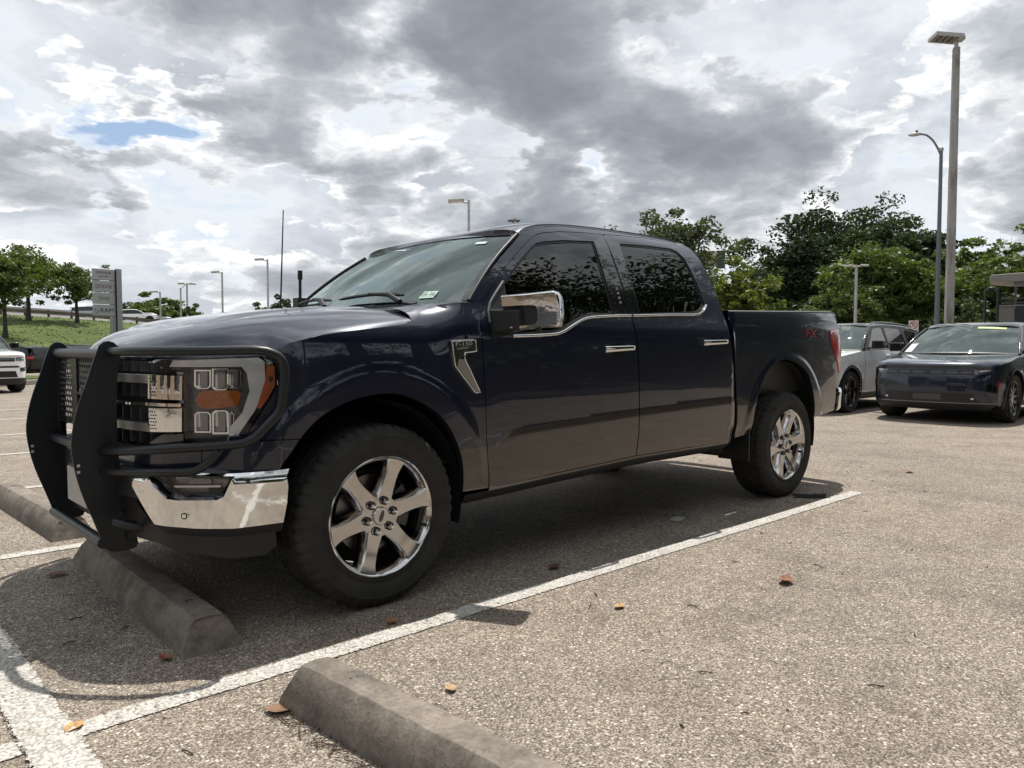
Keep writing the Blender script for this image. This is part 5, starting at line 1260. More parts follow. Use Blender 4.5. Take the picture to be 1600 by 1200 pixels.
EVBLUE = lambda: paint('night_blue_paint', (.009, .019, .042), .45, .28)
WHITEP = lambda: mat('white_paint', (.90, .91, .91), .25, coat=1)
SILVER = lambda: mat('silver_paint', (.36, .37, .39), .3, .5, coat=1)
BLACKP = lambda: mat('black_paint', (.008, .009, .010), .42, coat=.15)
def ev_cfg():
    return dict(W=.95, L=4.88, body=EVBLUE(), top=M_('gloss'), axles=(.93, 3.80), rw=.375, cowl=1.32, clad=.33, sp=.05,
        hood_edge=[(0, .80), (.2, .845), (.4, .90), (.8, .955), (1.32, 1.035)], hood_mid=[(0, .858), (.02, .895), (.06, .925), (.2, .955), (.5, .99), (1.0, 1.035), (1.4, 1.06)],
        belt=[(1.2, 1.03), (1.6, 1.06), (3.0, 1.085), (4.0, 1.11), (4.7, 1.10)], rail=[(1.9, 1.42), (2.1, 1.49), (2.5, 1.535), (3.0, 1.545), (3.8, 1.50), (4.5, 1.40)], roof=[(1.9, 1.53), (2.2, 1.575), (2.7, 1.605), (3.3, 1.605), (4.0, 1.56), (4.6, 1.47)],
        tumble=.42, header=(2.08, 1.485), house=[(1.42, 1.05), (2.6, 1.08), (4.45, 1.115), (4.55, 1.16), (4.35, 1.40), (3.8, 1.485), (3.0, 1.535), (2.5, 1.53), (2.1, 1.485)], beltend=4.4,
        wins=[[(1.66, 1.085), (2.62, 1.105), (2.60, 1.49), (2.40, 1.485), (2.18, 1.455)], [(2.70, 1.105), (3.60, 1.125), (3.50, 1.47), (2.72, 1.495)], [(3.70, 1.13), (4.25, 1.16), (3.62, 1.44)]],
        doors=(1.38, 2.66, 3.55), handles=(2.38, 3.28), tail=[(4.55, .30), (4.72, .5), (4.74, .8), (4.66, 1.04)], rear=[(4.55, 1.46), (4.72, 1.30), (4.80, 1.14), (4.86, 1.02), (4.88, .8), (4.85, .45), (4.7, .28)], roof_end=4.55, lip=.855, lampx=4.80, lampz=(.92, 1.0), skirt=.315, spokes=10,
        nose=[('grille', [(-.66, .815), (.66, .815), (.70, .79), (.66, .745), (-.66, .745), (-.70, .79)], .004, M_('plast')), 
              ('grille_slot', [(-.62, .80), (-.46, .80), (-.46, .76), (-.60, .76)], .0055, mat('slot_grey', (.055, .058, .065), .3)), ('grille_slot', [(-.42, .80), (-.26, .80), (-.26, .76), (-.42, .76)], .0055, mat('slot_grey', (.055, .058, .065), .3)), ('grille_slot', [(-.22, .80), (-.05, .80), (-.05, .76), (-.22, .76)], .0055, mat('slot_grey', (.055, .058, .065), .3)),
              ('headlight', [(.62, .820), (.80, .832), (.985, .855), (.965, .80), (.80, .765), (.64, .752)], .006, mat('dark_lamp', (.045, .05, .06), .08, coat=1)),
              ('lamp_jewel', [(.70, .806), (.93, .832), (.93, .816), (.70, .792)], .008, M_('white')), ('nose_blade', [(-.64, .832), (.64, .832), (.64, .824), (-.64, .824)], .008, mat('blade_grey', (.22, .24, .27), .2, .8)), ('badge_bar', [(-.10, .872), (.10, .872), (.10, .858), (-.10, .858)], .010, mat('blade_grey', (.22, .24, .27), .2, .8)), ('side_marker_lamp', [(.995, .66), (1.0, .66), (1.0, .54), (.99, .54)], .010, M_('red')),
              ('lower_intake', [(-.62, .47), (.62, .47), (.70, .34), (-.70, .34)], .004, M_('plast')), ('bumper_crease', [(-.9, .735), (.9, .735), (.9, .729), (-.9, .729)], .005, M_('gloss')), ('plate_recess', [(-.20, .45), (.20, .45), (.20, .36), (-.20, .36)], .007, mat('slot_grey', (.055, .058, .065), .3)),
              ('fog_lamp', [(.60, .40), (.64, .40), (.64, .375), (.60, .375)], .007, M_('white')), ('lower_trim', [(-.97, .325), (.97, .325), (.97, .313), (-.97, .313)], .012, mat('blade_grey', (.22, .24, .27), .2, .8)), ('corner_intake', [(.80, .60), (.95, .62), (.96, .44), (.82, .42)], .004, M_('gloss'))],
        stickers=[('price_sheet', -.03, .0, .0, .0, M_('white'))][:0]+[('window_sheet', .78, .93, .06, .34, M_('white')), ('banner_sticker', -.75, -.20, .86, .93, mat('banner_yellow', (.45, .55, .22), .6))])
def gc_cfg(body, top, **k):
    c = dict(W=.97, L=4.9, body=body, top=top, axles=(.90, 3.86), rw=.375, cowl=1.42, clad=.34, sp=.06, kz=1.06,
        hood_edge=[(0, .88), (.2, .93), (.4, .98), (.8, 1.03), (1.42, 1.09)], hood_mid=[(0, .96), (.03, .99), (.08, 1.01), (.2, 1.03), (.5, 1.06), (1.0, 1.09), (1.5, 1.11)],
        belt=[(1.3, 1.085), (1.6, 1.10), (3.0, 1.12), (4.0, 1.14), (4.8, 1.15)], rail=[(1.9, 1.48), (2.1, 1.545), (2.5, 1.58), (3.0, 1.59), (3.8, 1.565), (4.6, 1.50)], roof=[(1.9, 1.58), (2.2, 1.62), (2.7, 1.64), (3.3, 1.64), (4.0, 1.62), (4.7, 1.56)],
        tumble=.36, header=(2.10, 1.545), house=[(1.52, 1.105), (2.6, 1.12), (4.55, 1.155), (4.66, 1.20), (4.52, 1.47), (3.8, 1.555), (3.0, 1.58), (2.5, 1.575), (2.12, 1.54)], beltend=4.5,
        wins=[[(1.74, 1.14), (2.68, 1.15), (2.66, 1.54), (2.42, 1.535), (2.20, 1.50)], [(2.76, 1.15), (3.62, 1.17), (3.54, 1.53), (2.78, 1.545)], [(3.74, 1.175), (4.46, 1.20), (4.36, 1.45), (3.70, 1.52)]],
        doors=(1.48, 2.72, 3.62), handles=(2.44, 3.32), tail=[(4.55, .32), (4.72, .5), (4.76, .9), (4.70, 1.10)], rear=[(4.70, 1.55), (4.76, 1.38), (4.82, 1.18), (4.88, 1.0), (4.90, .8), (4.86, .45), (4.7, .30)], roof_end=4.70, lip=.95, lampx=4.80, lampz=(.92, 1.06), skirt=.38, spokes=5, rails=True,
        nose=[('grille', [(-.60, .90), (.60, .90), (.60, .80), (-.60, .80)], .004, M_('gloss')), ('headlight', [(.62, .90), (.97, .92), (.97, .83), (.62, .81)], .006, mat('dark_lamp', (.045, .05, .06), .08, coat=1)), ('lamp_jewel', [(.78, .885), (.93, .895), (.93, .86), (.78, .85)], .008, M_('alloy')),
              ('lower_grille', [(-.60, .56), (.60, .56), (.66, .40), (-.66, .40)], .004, M_('plast')), ('fog_bezel', [(.72, .64), (.97, .65), (.96, .56), (.74, .54)], .005, M_('plast')), ('fog_lamp', [(.86, .62), (.93, .625), (.93, .585), (.86, .58)], .007, M_('steel')), ('intake_band', [(-.70, .69), (.70, .69), (.70, .645), (-.70, .645)], .005, M_('plast'))])
    c.update(k); return c

suv('dark_suv', 'dark blue SUV with yellow banner sticker on its windshield, parked facing the pickup at right', 'SUV', (10.80, .42, 0), R(0), ev_cfg())
suv('white_suv', 'white SUV with black roof and wheels, partly hidden behind the tail of the pickup', 'SUV', (10.80, 2.93, 0), R(0), gc_cfg(WHITEP(), M_('gloss')))
def far_at(u, d, z=0.0):
    q = pix_dir(u, 543); q = q[:2]/np.hypot(*q[:2]); return (CAM[0]+q[0]*d, CAM[1]+q[1]*d, z)
# bits inside the dark SUV: a red cone shape behind the glass
mb = MB(); mb.lathe([(.0, .17), (.075, .0), (.0, .0)], (0, 0, 0), 'z', 12); o = mb.build('red_cone_shape', mat('signal_red', (.6, .06, .04), .5), None); o.location = (12.20, .25, 1.035); tag(o, 'small red cone shape behind the windshield of the dark blue SUV', 'cone')
x, y, _ = far_at(-19, 22.8); suv('white_crossover', 'white compact crossover cut off by the left edge with black grille', 'car', (x, y, 0), R(97), gc_cfg(WHITEP(), M_('gloss'), lod=0, L=4.5, axles=(.86, 3.5), sp=.08))
def nose_from_centre(u, d, rz, half=2.45, k=1.0): c = far_at(u, d); return (c[0]-half*k*math.cos(rz), c[1]-half*k*math.sin(rz))
x, y = nose_from_centre(14, 42, R(305), k=.85); o = suv('black_hatchback', 'black car with red tail lamps parked below the grass bank behind the grille guard', 'car', (x, y, -.12), R(305), gc_cfg(BLACKP(), BLACKP(), lod=0, sp=.1))
o.scale = (.82,)*3
x, y = nose_from_centre(110, 62, R(285), k=.8); o = suv('black_wagon', 'black car roof showing between the uprights of the grille guard', 'car', (x, y, .05), R(285), gc_cfg(BLACKP(), BLACKP(), lod=0, sp=.1, rails=False))
o.scale = (.80,)*3
# ------------------------------------------------------------------ bank, highway and trees at left
BO = np.array(far_at(100, 0)[:2]); _d = pix_dir(100, 543)[:2]; E2 = _d/np.linalg.norm(_d); E1 = np.array([E2[1], -E2[0]])
def bk(s, t): p = np.array([CAM[0], CAM[1]])+E1*s+E2*t; return p
CREST = crv([(-120, 7.5), (-40, 5.7), (-10, 4.35), (0, 3.85), (12, 3.05), (30, 2.0), (60, 1.0), (110, .3), (200, .2)])
def bank_z(s, t): 
    return float(CREST(s))*float(sst(50, 84, t))
def build_bank():
    mb = MB(); ss = np.concatenate([np.linspace(-120, -30, 12), np.linspace(-26, 60, 60), np.linspace(66, 200, 12)]); tt = np.concatenate([np.linspace(48, 90, 48)])
    rr = random.Random(3); mb.grid(np.array([[(*bk(s, t), bank_z(s, t)+.02+rr.uniform(-.05, .05)*(t < 84 and t > 49)) for t in tt] for s in ss]))
    def f(t, n, b):
        co = n('ShaderNodeTexCoord').outputs['Object']
        f1 = noise(n, co, .25, 5, .6); f2 = noise(n, co, 3.5, 6, .7); f3 = noise(n, n('ShaderNodeMapping', {'Vector': co, 'Scale': (1, 1, .3)}).outputs[0], 14, 4, .7)
        c = ramp(n, f1, [(.3, (.075, .115, .022)), (.5, (.105, .150, .030)), (.7, (.165, .18, .05))]); c = mixc(n, .8, c, ramp(n, f2, [(.25, (.5, .55, .5)), (.55, (1, 1, 1)), (.8, (1.35, 1.3, 1.1))]), 'MULTIPLY')
        c = mixc(n, .7, c, ramp(n, f3, [(.3, (.6, .65, .6)), (.7, (1.25, 1.2, 1.1))]), 'MULTIPLY')
        t.links.new(c, b.inputs['Base Color']); bp = n('ShaderNodeBump', {'Height': mth(n, 'ADD', f2, f3), 'Strength': .9, 'Distance': .15}); t.links.new(bp.outputs[0], b.inputs['Normal'])
    o = mb.build('grass_bank', mat('mown_grass', (.1, .15, .03), .95, build=f), smooth=60, fix=False); tag(o, 'sunlit grass bank rising to the highway', None, None, 'structure')
    if o.data.polygons[0].normal.z < 0: o.data.flip_normals()
    mb = MB(); mb.grid(np.array([[(*bk(s, t), float(CREST(s))+(.0 if t < 90 else .55)) for t in (88.0, 91.5, 112)] for s in ss])); o = mb.build('highway_road', mat('grey_road', (.17, .16, .15), .9, vary=.2, vscale=2), smooth=60, fix=False); tag(o, None, None, None, 'structure')
    # tussocks so that the bank is not a clean sheet
    mb = MB(); rr = random.Random(9)
    for _ in range(9000):
        s = rr.uniform(-30, 40); t = rr.uniform(50, 86); p = bk(s, t); z = bank_z(s, t)
        for k in range(3):
            a = rr.uniform(0, 6.28); h = rr.uniform(.04, .13); w = rr.uniform(.03, .08); dx, dy = math.cos(a)*w, math.sin(a)*w; lx, ly = rr.uniform(-.1, .1), rr.uniform(-.1, .1)
            mb.add([(p[0]-dx, p[1]-dy, z-.03), (p[0]+dx, p[1]+dy, z-.03), (p[0]+lx, p[1]+ly, z+h)], [(0, 1, 2)])
    o = mb.build('grass', mat('grass_blade', (.10, .155, .028), .9, vary=.5, vscale=.4), smooth=0, fix=False, weld=False); tag(o, 'tufts of grass on the bank below the highway', None, None, 'stuff')
    # guard rail along the edge, concrete barrier beyond
    gr = empty('guard_rail', (*bk(0, 85.6), float(CREST(0))), 0, 'long weathered guard rail on posts along the top of the grass bank', 'guard rail'); gl = np.array([*bk(0, 85.6), float(CREST(0))])
    mb = MB(); pts = []; prof = [(-.03, .42), (.02, .50), (-.03, .57), (.02, .64), (-.03, .72)]
    rows = [[tuple(np.array([*bk(s, 85.6+a), float(CREST(s))+z])-gl) for a, z in prof] for s in np.linspace(-60, 60, 90)]
    mb.grid(np.array(rows)); b_ = mb.build('rail_beam', mat('weathered_rail', (.17, .14, .12), .7, .1, vary=.3, vscale=.5), gr, smooth=30)
    for s in np.arange(-24, 24, 1.9):
        q = np.array([*bk(s, 85.75), float(CREST(s))])-gl; mb = MB(); mb.box((q[0]-.09, q[1]-.08, q[2]-.1), (q[0]+.09, q[1]+.08, q[2]+.80)); mb.build('post', mat('rail_post', (.09, .07, .06), .85), gr)
    ba = MB(); rows = [[(*bk(s, 108+a), float(CREST(s))+.5+z) for a, z in ((-.3, 0), (-.2, .25), (-.1, 1.35), (.1, 1.35), (.3, 0))] for s in np.linspace(-90, 30, 50)]
    ba.grid(np.array(rows)); o = ba.build('highway_barrier', mat('pale_concrete', (.34, .30, .27), .9, vary=.15, vscale=.6), smooth=30); tag(o, 'pale concrete barrier on the far side of the highway', 'barrier')
build_bank()
for u, d, body, lab in ((150, 96, SILVER(), 'silver SUV driving on the highway behind the third tree of the bank'), (211, 96, WHITEP(), 'white SUV on the highway just right of the sign pylon'), (236, 101, SILVER(), 'silver car last in line on the highway, right of the white SUV')):
    p = far_at(u, d); s = (np.array(p[:2])-CAM[:2])@E1
    a = math.atan2(E1[1], E1[0]); o = suv('highway_car', lab, 'car', (p[0]-E1[0]*-2.4, p[1]-E1[1]*-2.4, float(CREST(s))+.52), a+math.pi, gc_cfg(body, body, lod=0, sp=.12, rails=False), 'cars on the highway')
    o.rotation_euler = (0, R(3.2), a+math.pi)

# ------------------------------------------------------------------ trees
def leaf_mat(name, lo, hi, tr=.35):
    if name in MATS: return MATS[name]
    m = bpy.data.materials.new(name); m.use_nodes = True; MATS[name] = m; t = m.node_tree; t.nodes.clear(); n = NT(t)
    rnd = n('ShaderNodeNewGeometry').outputs['Random Per Island']
    c = ramp(n, rnd, [(0, lo), (.6, tuple((a+b)/2 for a, b in zip(lo, hi))), (1, hi)])
    d = n('ShaderNodeBsdfDiffuse', {'Color': c}); tr_ = n('ShaderNodeBsdfTranslucent', {'Color': mixc(n, 1.0, c, (1.25, 1.35, .6), 'MULTIPLY')}); g = n('ShaderNodeBsdfGlossy', {'Color': (1, 1, 1, 1), 'Roughness': .5})
    mx = n('ShaderNodeMixShader', {0: tr, 1: d.outputs[0], 2: tr_.outputs[0]}); mx2 = n('ShaderNodeMixShader', {0: .03, 1: mx.outputs[0], 2: g.outputs[0]})
    t.links.new(mx2.outputs[0], n('ShaderNodeOutputMaterial').inputs[0]); return m
BARK = lambda: mat('bark', (.055, .045, .038), .95, vary=.35, vscale=5, bump=(9, .8, .05))
def tree_mesh(seed, H, crown, n_clump, per, leaf, bare=.30, spread=1.0, flat=1.0, trunk=.16, lean=0.0):
    """(trunk mesh builder, crown vertices/faces): limbs grow from the trunk, leaf clumps sit round the limb ends and along them.
    crown: (half width, bottom, top) in metres"""
    rr = np.random.RandomState(seed); rad, zb, zt = crown; mb = MB(); ends = []
    top = np.array([lean*.6, 0, zb+(zt-zb)*.55]); nseg = 6
    tp = [np.array([lean*k/nseg*.6+rr.normal(0, .05)*k/nseg, rr.normal(0, .05)*k/nseg, top[2]*k/nseg]) for k in range(nseg+1)]
    mb.tube(tp, [trunk*(1.25 if k == 0 else 1-.62*k/nseg) for k in range(nseg+1)], 9)
    nb = max(7, int(9*spread))
    for i in range(nb*2):
        k = rr.uniform(.45, 1.0); base = np.array([np.interp(k*nseg, range(nseg+1), [q[j] for q in tp]) for j in range(3)])
        if base[2] < zb*.85: base[2] = zb*.85
        a = 2*math.pi*(i/nb)+rr.normal(0, .5); el = rr.uniform(-.1, 1.2); rl = rr.uniform(.62, .97)
        cz = (zb+zt)/2; hz = (zt-zb)/2
        tgt = np.array([math.cos(a)*math.cos(el)*rad*rl+lean, math.sin(a)*math.cos(el)*rad*rl, cz+math.sin(el)*hz*rl*flat])
        mid = (base+tgt)/2+rr.normal(0, .08*rad, 3)+np.array([0, 0, -.06*rad])
        path = [base, (base+mid)/2+rr.normal(0, .03*rad, 3), mid, (mid+tgt)/2+rr.normal(0, .04*rad, 3), tgt]; r0 = trunk*.36*(1-.5*k)+.02
        mb.tube(path, [r0, r0*.75, r0*.5, r0*.32, r0*.14], 6); ends += [(tgt, 1.0), ((mid+tgt)/2, .8), (mid, .55)]
        for q in range(2):
            st = path[2+q]; t2 = st+rr.normal(0, .30*rad, 3)*np.array([1, 1, .6])+np.array([0, 0, .08*rad]); mb.tube([st, (st+t2)/2+rr.normal(0, .04*rad, 3), t2], [r0*.4, r0*.25, r0*.08], 5); ends.append((t2, .8))
    P = []
    cz = (zb+zt)/2; hz = (zt-zb)/2
    for c in range(n_clump):
        if c < len(ends) or rr.rand() < .45:
            e, w = ends[c] if c < len(ends) else ends[rr.randint(len(ends))]
            cc = e*np.array([1.06, 1.06, 1.0])+rr.normal(0, .13*rad, 3)*np.array([1, 1, .8])
        else:
            v = rr.normal(0, 1, 3); v /= np.linalg.norm(v); v *= rr.uniform(.25, 1)**.45*.92; w = .9
            lob = 1+.26*math.sin(3*math.atan2(v[1], v[0])+seed)+.20*math.sin(5*v[2]+2*v[0]+seed); cc = np.array([v[0]*rad*lob+lean, v[1]*rad*lob, cz+v[2]*hz*min(1, lob)])
        rad_c = rad*rr.uniform(.08, .22)*(.7+.4*w); k = int(per*rr.uniform(.6, 1.4))
        q = rr.normal(0, 1, (k, 3)); q /= np.linalg.norm(q, axis=1)[:, None]; q *= (rr.uniform(.2, 1.0, (k, 1))**.6)*rad_c*np.array([1.2, 1.2, .72]); P.append(cc+q)
    P = np.concatenate(P); P = P[P[:, 2] > zb*.8]
    n_ = len(P); A = rr.normal(0, 1, (n_, 3)); A[:, 2] *= .6; A /= np.linalg.norm(A, axis=1)[:, None]; B = rr.normal(0, 1, (n_, 3)); B -= A*(A*B).sum(1)[:, None]; B /= np.linalg.norm(B, axis=1)[:, None]
    sz = leaf*rr.uniform(.6, 1.35, (n_, 1)); A *= sz; B *= sz*.55
    V = np.stack([P-A, P-A*.1+B, P+A, P-A*.1-B], 1).reshape(-1, 3)
    return mb, V, n_
def leaf_obj(name, V, n_, m, parent):
    me = bpy.data.meshes.new(name); me.vertices.add(len(V)); me.vertices.foreach_set('co', V.ravel()); me.loops.add(4*n_); me.loops.foreach_set('vertex_index', np.arange(4*n_)); me.polygons.add(n_); me.polygons.foreach_set('loop_start', np.arange(0, 4*n_, 4)); me.polygons.foreach_set('loop_total', np.full(n_, 4)); me.update(); me.validate(); me.materials.append(m); return link(name, me, parent)
PROTO = {}
def tree(key, u, d, zbase, label, lm, H, crown, n_clump=90, per=60, leaf=.13, rz=None, group=None, loc=None, name='tree', **k):
    loc = loc or far_at(u, d, zbase); root = empty(name, loc, (hash(str(u)) % 628)/100 if rz is None else rz, label, 'tree', group)
    if key not in PROTO or PROTO[key] is None:
        mb, V, n_ = tree_mesh(k.pop('seed', 1), H, crown, n_clump, per, leaf, **k)
        t = mb.build('trunk', BARK(), root, smooth=60, fix=False, weld=False); c = leaf_obj('crown', V, n_, lm, root); PROTO[key] = (t, c)
    else:
        for q in PROTO[key]:
            c = q.copy(); COL.objects.link(c); c.parent = root
            if c.name.startswith('crown') and c.data.materials[0] != lm: c.material_slots[0].link = 'OBJECT'; c.material_slots[0].material = lm
    return root
L_SYC = leaf_mat('leaf_mid', (.050, .078, .020), (.145, .185, .050), .35)
L_OAK = leaf_mat('leaf_dark', (.018, .034, .014), (.062, .094, .032), .22)
L_LIGHT = leaf_mat('leaf_light', (.045, .078, .018), (.150, .195, .050), .35)
L_YEL = leaf_mat('leaf_yellow', (.075, .105, .018), (.20, .22, .045), .4)
L_GREY = leaf_mat('leaf_grey', (.035, .050, .024), (.095, .115, .055), .3)
def gz(u, d): p = np.array(far_at(u, d)[:2])-CAM[:2]; return bank_z(p@E1, p@E2)
# three on the bank
tree('t1', 9, 66, gz(9, 66), 'dark green tree at the far left edge, tallest of the three on the bank', L_SYC, 5, (2.9, 1.9, 6.6), 170, 46, .14, rz=.3, seed=11, group='trees on the grass bank', trunk=.17)
tree('t2', 46, 76, gz(46, 76), 'broad tree on the bank with low limbs, middle of the three left of the sign', L_SYC, 5, (2.9, .8, 6.2), 170, 46, .14, rz=1.3, seed=12, group='trees on the grass bank', trunk=.2)
tree('t3', 122, 76, gz(122, 76), 'small round-headed tree on the bank right beside the sign pylon', L_SYC, 4, (2.3, 1.2, 5.0), 120, 44, .13, rz=2.1, seed=13, group='trees on the grass bank', trunk=.17)
for u, d, zb, h, w, lm, lab in ((190, 125, 1.5, 7.5, 3.4, L_GREY, 'far grey-green tree peeping out behind the sign pylon'), (245, 118, 1.2, 8.2, 4.2, L_LIGHT, 'far bright green tree behind the leftmost lamp post'), (276, 122, .8, 6, 2.4, L_GREY, 'far low tree left of the traffic signal post'), (303, 120, .8, 7.4, 2.2, L_LIGHT, 'far narrow tree right of the traffic signal post'), (406, 128, .5, 8.4, 3.0, L_SYC, 'far tree over the hood left of the whip antenna'), (445, 120, .5, 9.3, 2.6, L_OAK, 'far dark tree over the hood right of the whip antenna'), (222, 130, 1.4, 6.2, 3.0, L_GREY, 'far grey-green tree between the pylon and the leftmost lamp post')):
    o = tree('far', u, d, zb-.5, lab, lm, 8, (3.0, .5, 8.0), 190, 80, .20, seed=21, group='trees far beyond the lot'); o.scale = (w/3.0, w/3.0, (h)/8.0)
# right-hand side
tree('r0', 1040, 46, 0, 'loose grey-green tree rising directly behind the cab roof', L_GREY, 9, (4.0, 2.8, 9.35), 170, 60, .13, rz=.9, seed=31, group='trees behind the pickup', spread=1.2, trunk=.2)
tree('r1', 1150, 58, 0, 'yellow-green tree over the pickup bed, right of the cab', L_YEL, 7, (2.6, .6, 7.2), 180, 80, .14, rz=.2, seed=32, group='trees behind the pickup')
r2 = tree('r2', 1300, 68, 0, 'huge dark oak, largest tree in the picture, behind the thin lamp post', L_OAK, 13, (6.5, 2.2, 12.0), 520, 110, .18, rz=.4, seed=33, group='trees behind the pickup', spread=1.6, trunk=.42)
r2.scale = (1, 1, .93)
o = tree('r2', 1352, 71, 0, 'right half of the dark oak group, a little lower than the huge oak beside it', L_OAK, 13, (6.5, 2.2, 12.0), rz=2.3, group='trees behind the pickup'); o.scale = (.86, .86, .93)
tree('r2b', 1408, 64, 0, 'dark tree at the right shoulder of the huge oak', L_OAK, 10, (3.2, 2.0, 10.6), 240, 90, .18, rz=1.4, seed=36, group='trees behind the pickup', trunk=.3)
tree('r3', 1376, 52, 0, 'mid green tree in front of the huge oak, left of the concrete pole', L_LIGHT, 8, (3.5, .3, 7.7), 260, 85, .15, rz=.4, seed=34, group='trees behind the pickup', spread=1.4)
tree('r4', 1512, 60, 0, 'bushy tree directly right of the concrete pole', L_LIGHT, 8, (2.6, 1.6, 8.8), 190, 80, .15, rz=2.4, seed=35, group='trees behind the pickup')
r5 = tree('r5', 1598, 50, 0, 'wide flat-topped tree with dark limbs above the shelter roof', L_LIGHT, 8, (3.4, 4.3, 7.4), 150, 60, .14, rz=.4, seed=37, group='trees behind the pickup', spread=1.3, flat=.7)
r5.scale = (1, 1, .86)
o = tree('r3', 1322, 49, -.3, 'smaller mid green tree left of and below the one before the huge oak', L_SYC, 8, (3.7, .3, 7.6), rz=2.6, group='trees behind the pickup'); o.scale = (.62, .62, .70)
for i, (u, d, h, w, lm, lab) in enumerate(((1120, 82, 6.2, 3.5, L_LIGHT, 'low light tree low over the front of the bed'), (1185, 76, 7.0, 4.6, L_SYC, 'wide bush-like tree at the left foot of the huge oak'), (1245, 62, 5.0, 4.6, L_OAK, 'low dark bush-like tree under the left half of the huge oak'), (1310, 58, 4.6, 4.4, L_OAK, 'low dark bush-like tree under the trunk of the huge oak'), (1440, 62, 5.2, 3.6, L_OAK, 'low dark tree behind the thin curved street lamp'), (1475, 70, 6.0, 4.0, L_SYC, 'mid green low tree behind the foot of the concrete pole'), (1545, 48, 3.9, 3.2, L_GREY, 'scrubby grey-green bush left of the shelter'), (1595, 62, 6.4, 4.0, L_SYC, 'bush-like tree behind the shelter at the right edge'), (1660, 58, 6.5, 5.0, L_OAK, 'dark tree just past the right edge'))):
    o = tree('low', u, d, -.4, lab, lm, 6, (4.0, .1, 6.0), 210, 65, .17, seed=41, group='low trees along the far edge of the lot', rz=i*1.1, bare=0, trunk=.14); o.scale = (w/4, w/4, h/6)
# the planting strip on the viewer's side of the lot, seen as reflections in the pickup's paint and glass
mb = MB(); mb.box((-30, -40, -.02), (90, -6.9, .12)); o = mb.build('planting_bed', mat('dark_mulch', (.030, .026, .018), .95, vary=.5, vscale=3, bump=(9, .8, .05)), smooth=0); tag(o, 'dark mulched planting strip behind the viewer', None, None, 'structure')
for i, (x, y, sc) in enumerate(((2.0, -13.5, 1.35), (9, -12.6, 1.6), (16.5, -13.5, 1.75), (25, -14.5, 1.9), (34, -17, 2.0), (45, -20, 2.1), (-5, -14.5, 1.2), (12, -21, 1.9), (23, -22, 2.1))):
    o = tree('back', 0, 0, 0, 'spreading tree in the row behind the viewer, mirrored in the pickup doors and windows', L_OAK, 9, (4.2, 2.2, 8.4), 240, 190, .062, seed=51, loc=(x, y, 0), rz=i*1.7, group='trees behind the viewer', trunk=.26); o.scale = (sc, sc, sc)
for i, (x, y, sc) in enumerate(((-6, -8.8, .8), (-1, -8.7, .8), (3.5, -8.6, .85), (8.5, -8.8, .85), (13.5, -8.8, .9), (19, -9, .95), (25, -9.4, 1), (32, -9.8, 1.1), (40, -10.5, 1.2), (50, -11, 1.3), (17, -14, 2.0), (28, -15, 2.2), (38, -16, 2.4), (50, -19, 2.6), (64, -22, 2.8), (80, -24, 3.2), (58, -12, 1.8))):
    o = tree('low', 0, 0, 0, 'low bushy tree in the hedge behind the viewer, mirrored in the pickup doors', L_OAK, 6, (4.0, .1, 6.0), loc=(x, y, -.1), rz=i*2.1, group='hedge trees behind the viewer'); o.scale = (sc*.8, sc*.42, sc*.42)
for i, (x, y, sc) in enumerate(((-19, -15, 1.1), (-21, -6, 1.0), (-23, 4, 1.2), (-22, 14, 1.1))):
    o = tree('back', 0, 0, 0, 'spreading tree ahead of the parking bays, mirrored in the chrome', L_OAK, 9, (4.2, 2.2, 8.4), loc=(x, y, 0), rz=i*1.3, group='trees ahead of the bays'); o.scale = (sc, sc, sc)
bd = empty('store_building', (-32, -4, 0), 0, 'long low tan building ahead of the bays, mirrored in the chrome', 'building')
mb = MB(); mb.box((-6, -26, 0), (0, 26, 4.6)); mb.build('wall', mat('tan_stucco', (.28, .21, .15), .9, vary=.15, vscale=.8), bd)
mb = MB(); mb.box((-6.3, -26.3, 4.6), (.35, 26.3, 5.1)); mb.build('roof', mat('roof_brown', (.07, .05, .04), .7), bd)
for y in np.arange(-22, 23, 6.3): mb = MB(); mb.box((-.02, y-1.6, .6), (.03, y+1.6, 3.2)); w_ = mb.build('window', M_('gloss'), bd); mb = MB(); mb.box((.0, y-1.7, 3.2), (.06, y+1.7, 3.32)); mb.box((.0, y-1.7, .48), (.06, y+1.7, .6)); mb.build('frame', M_('white'), w_)
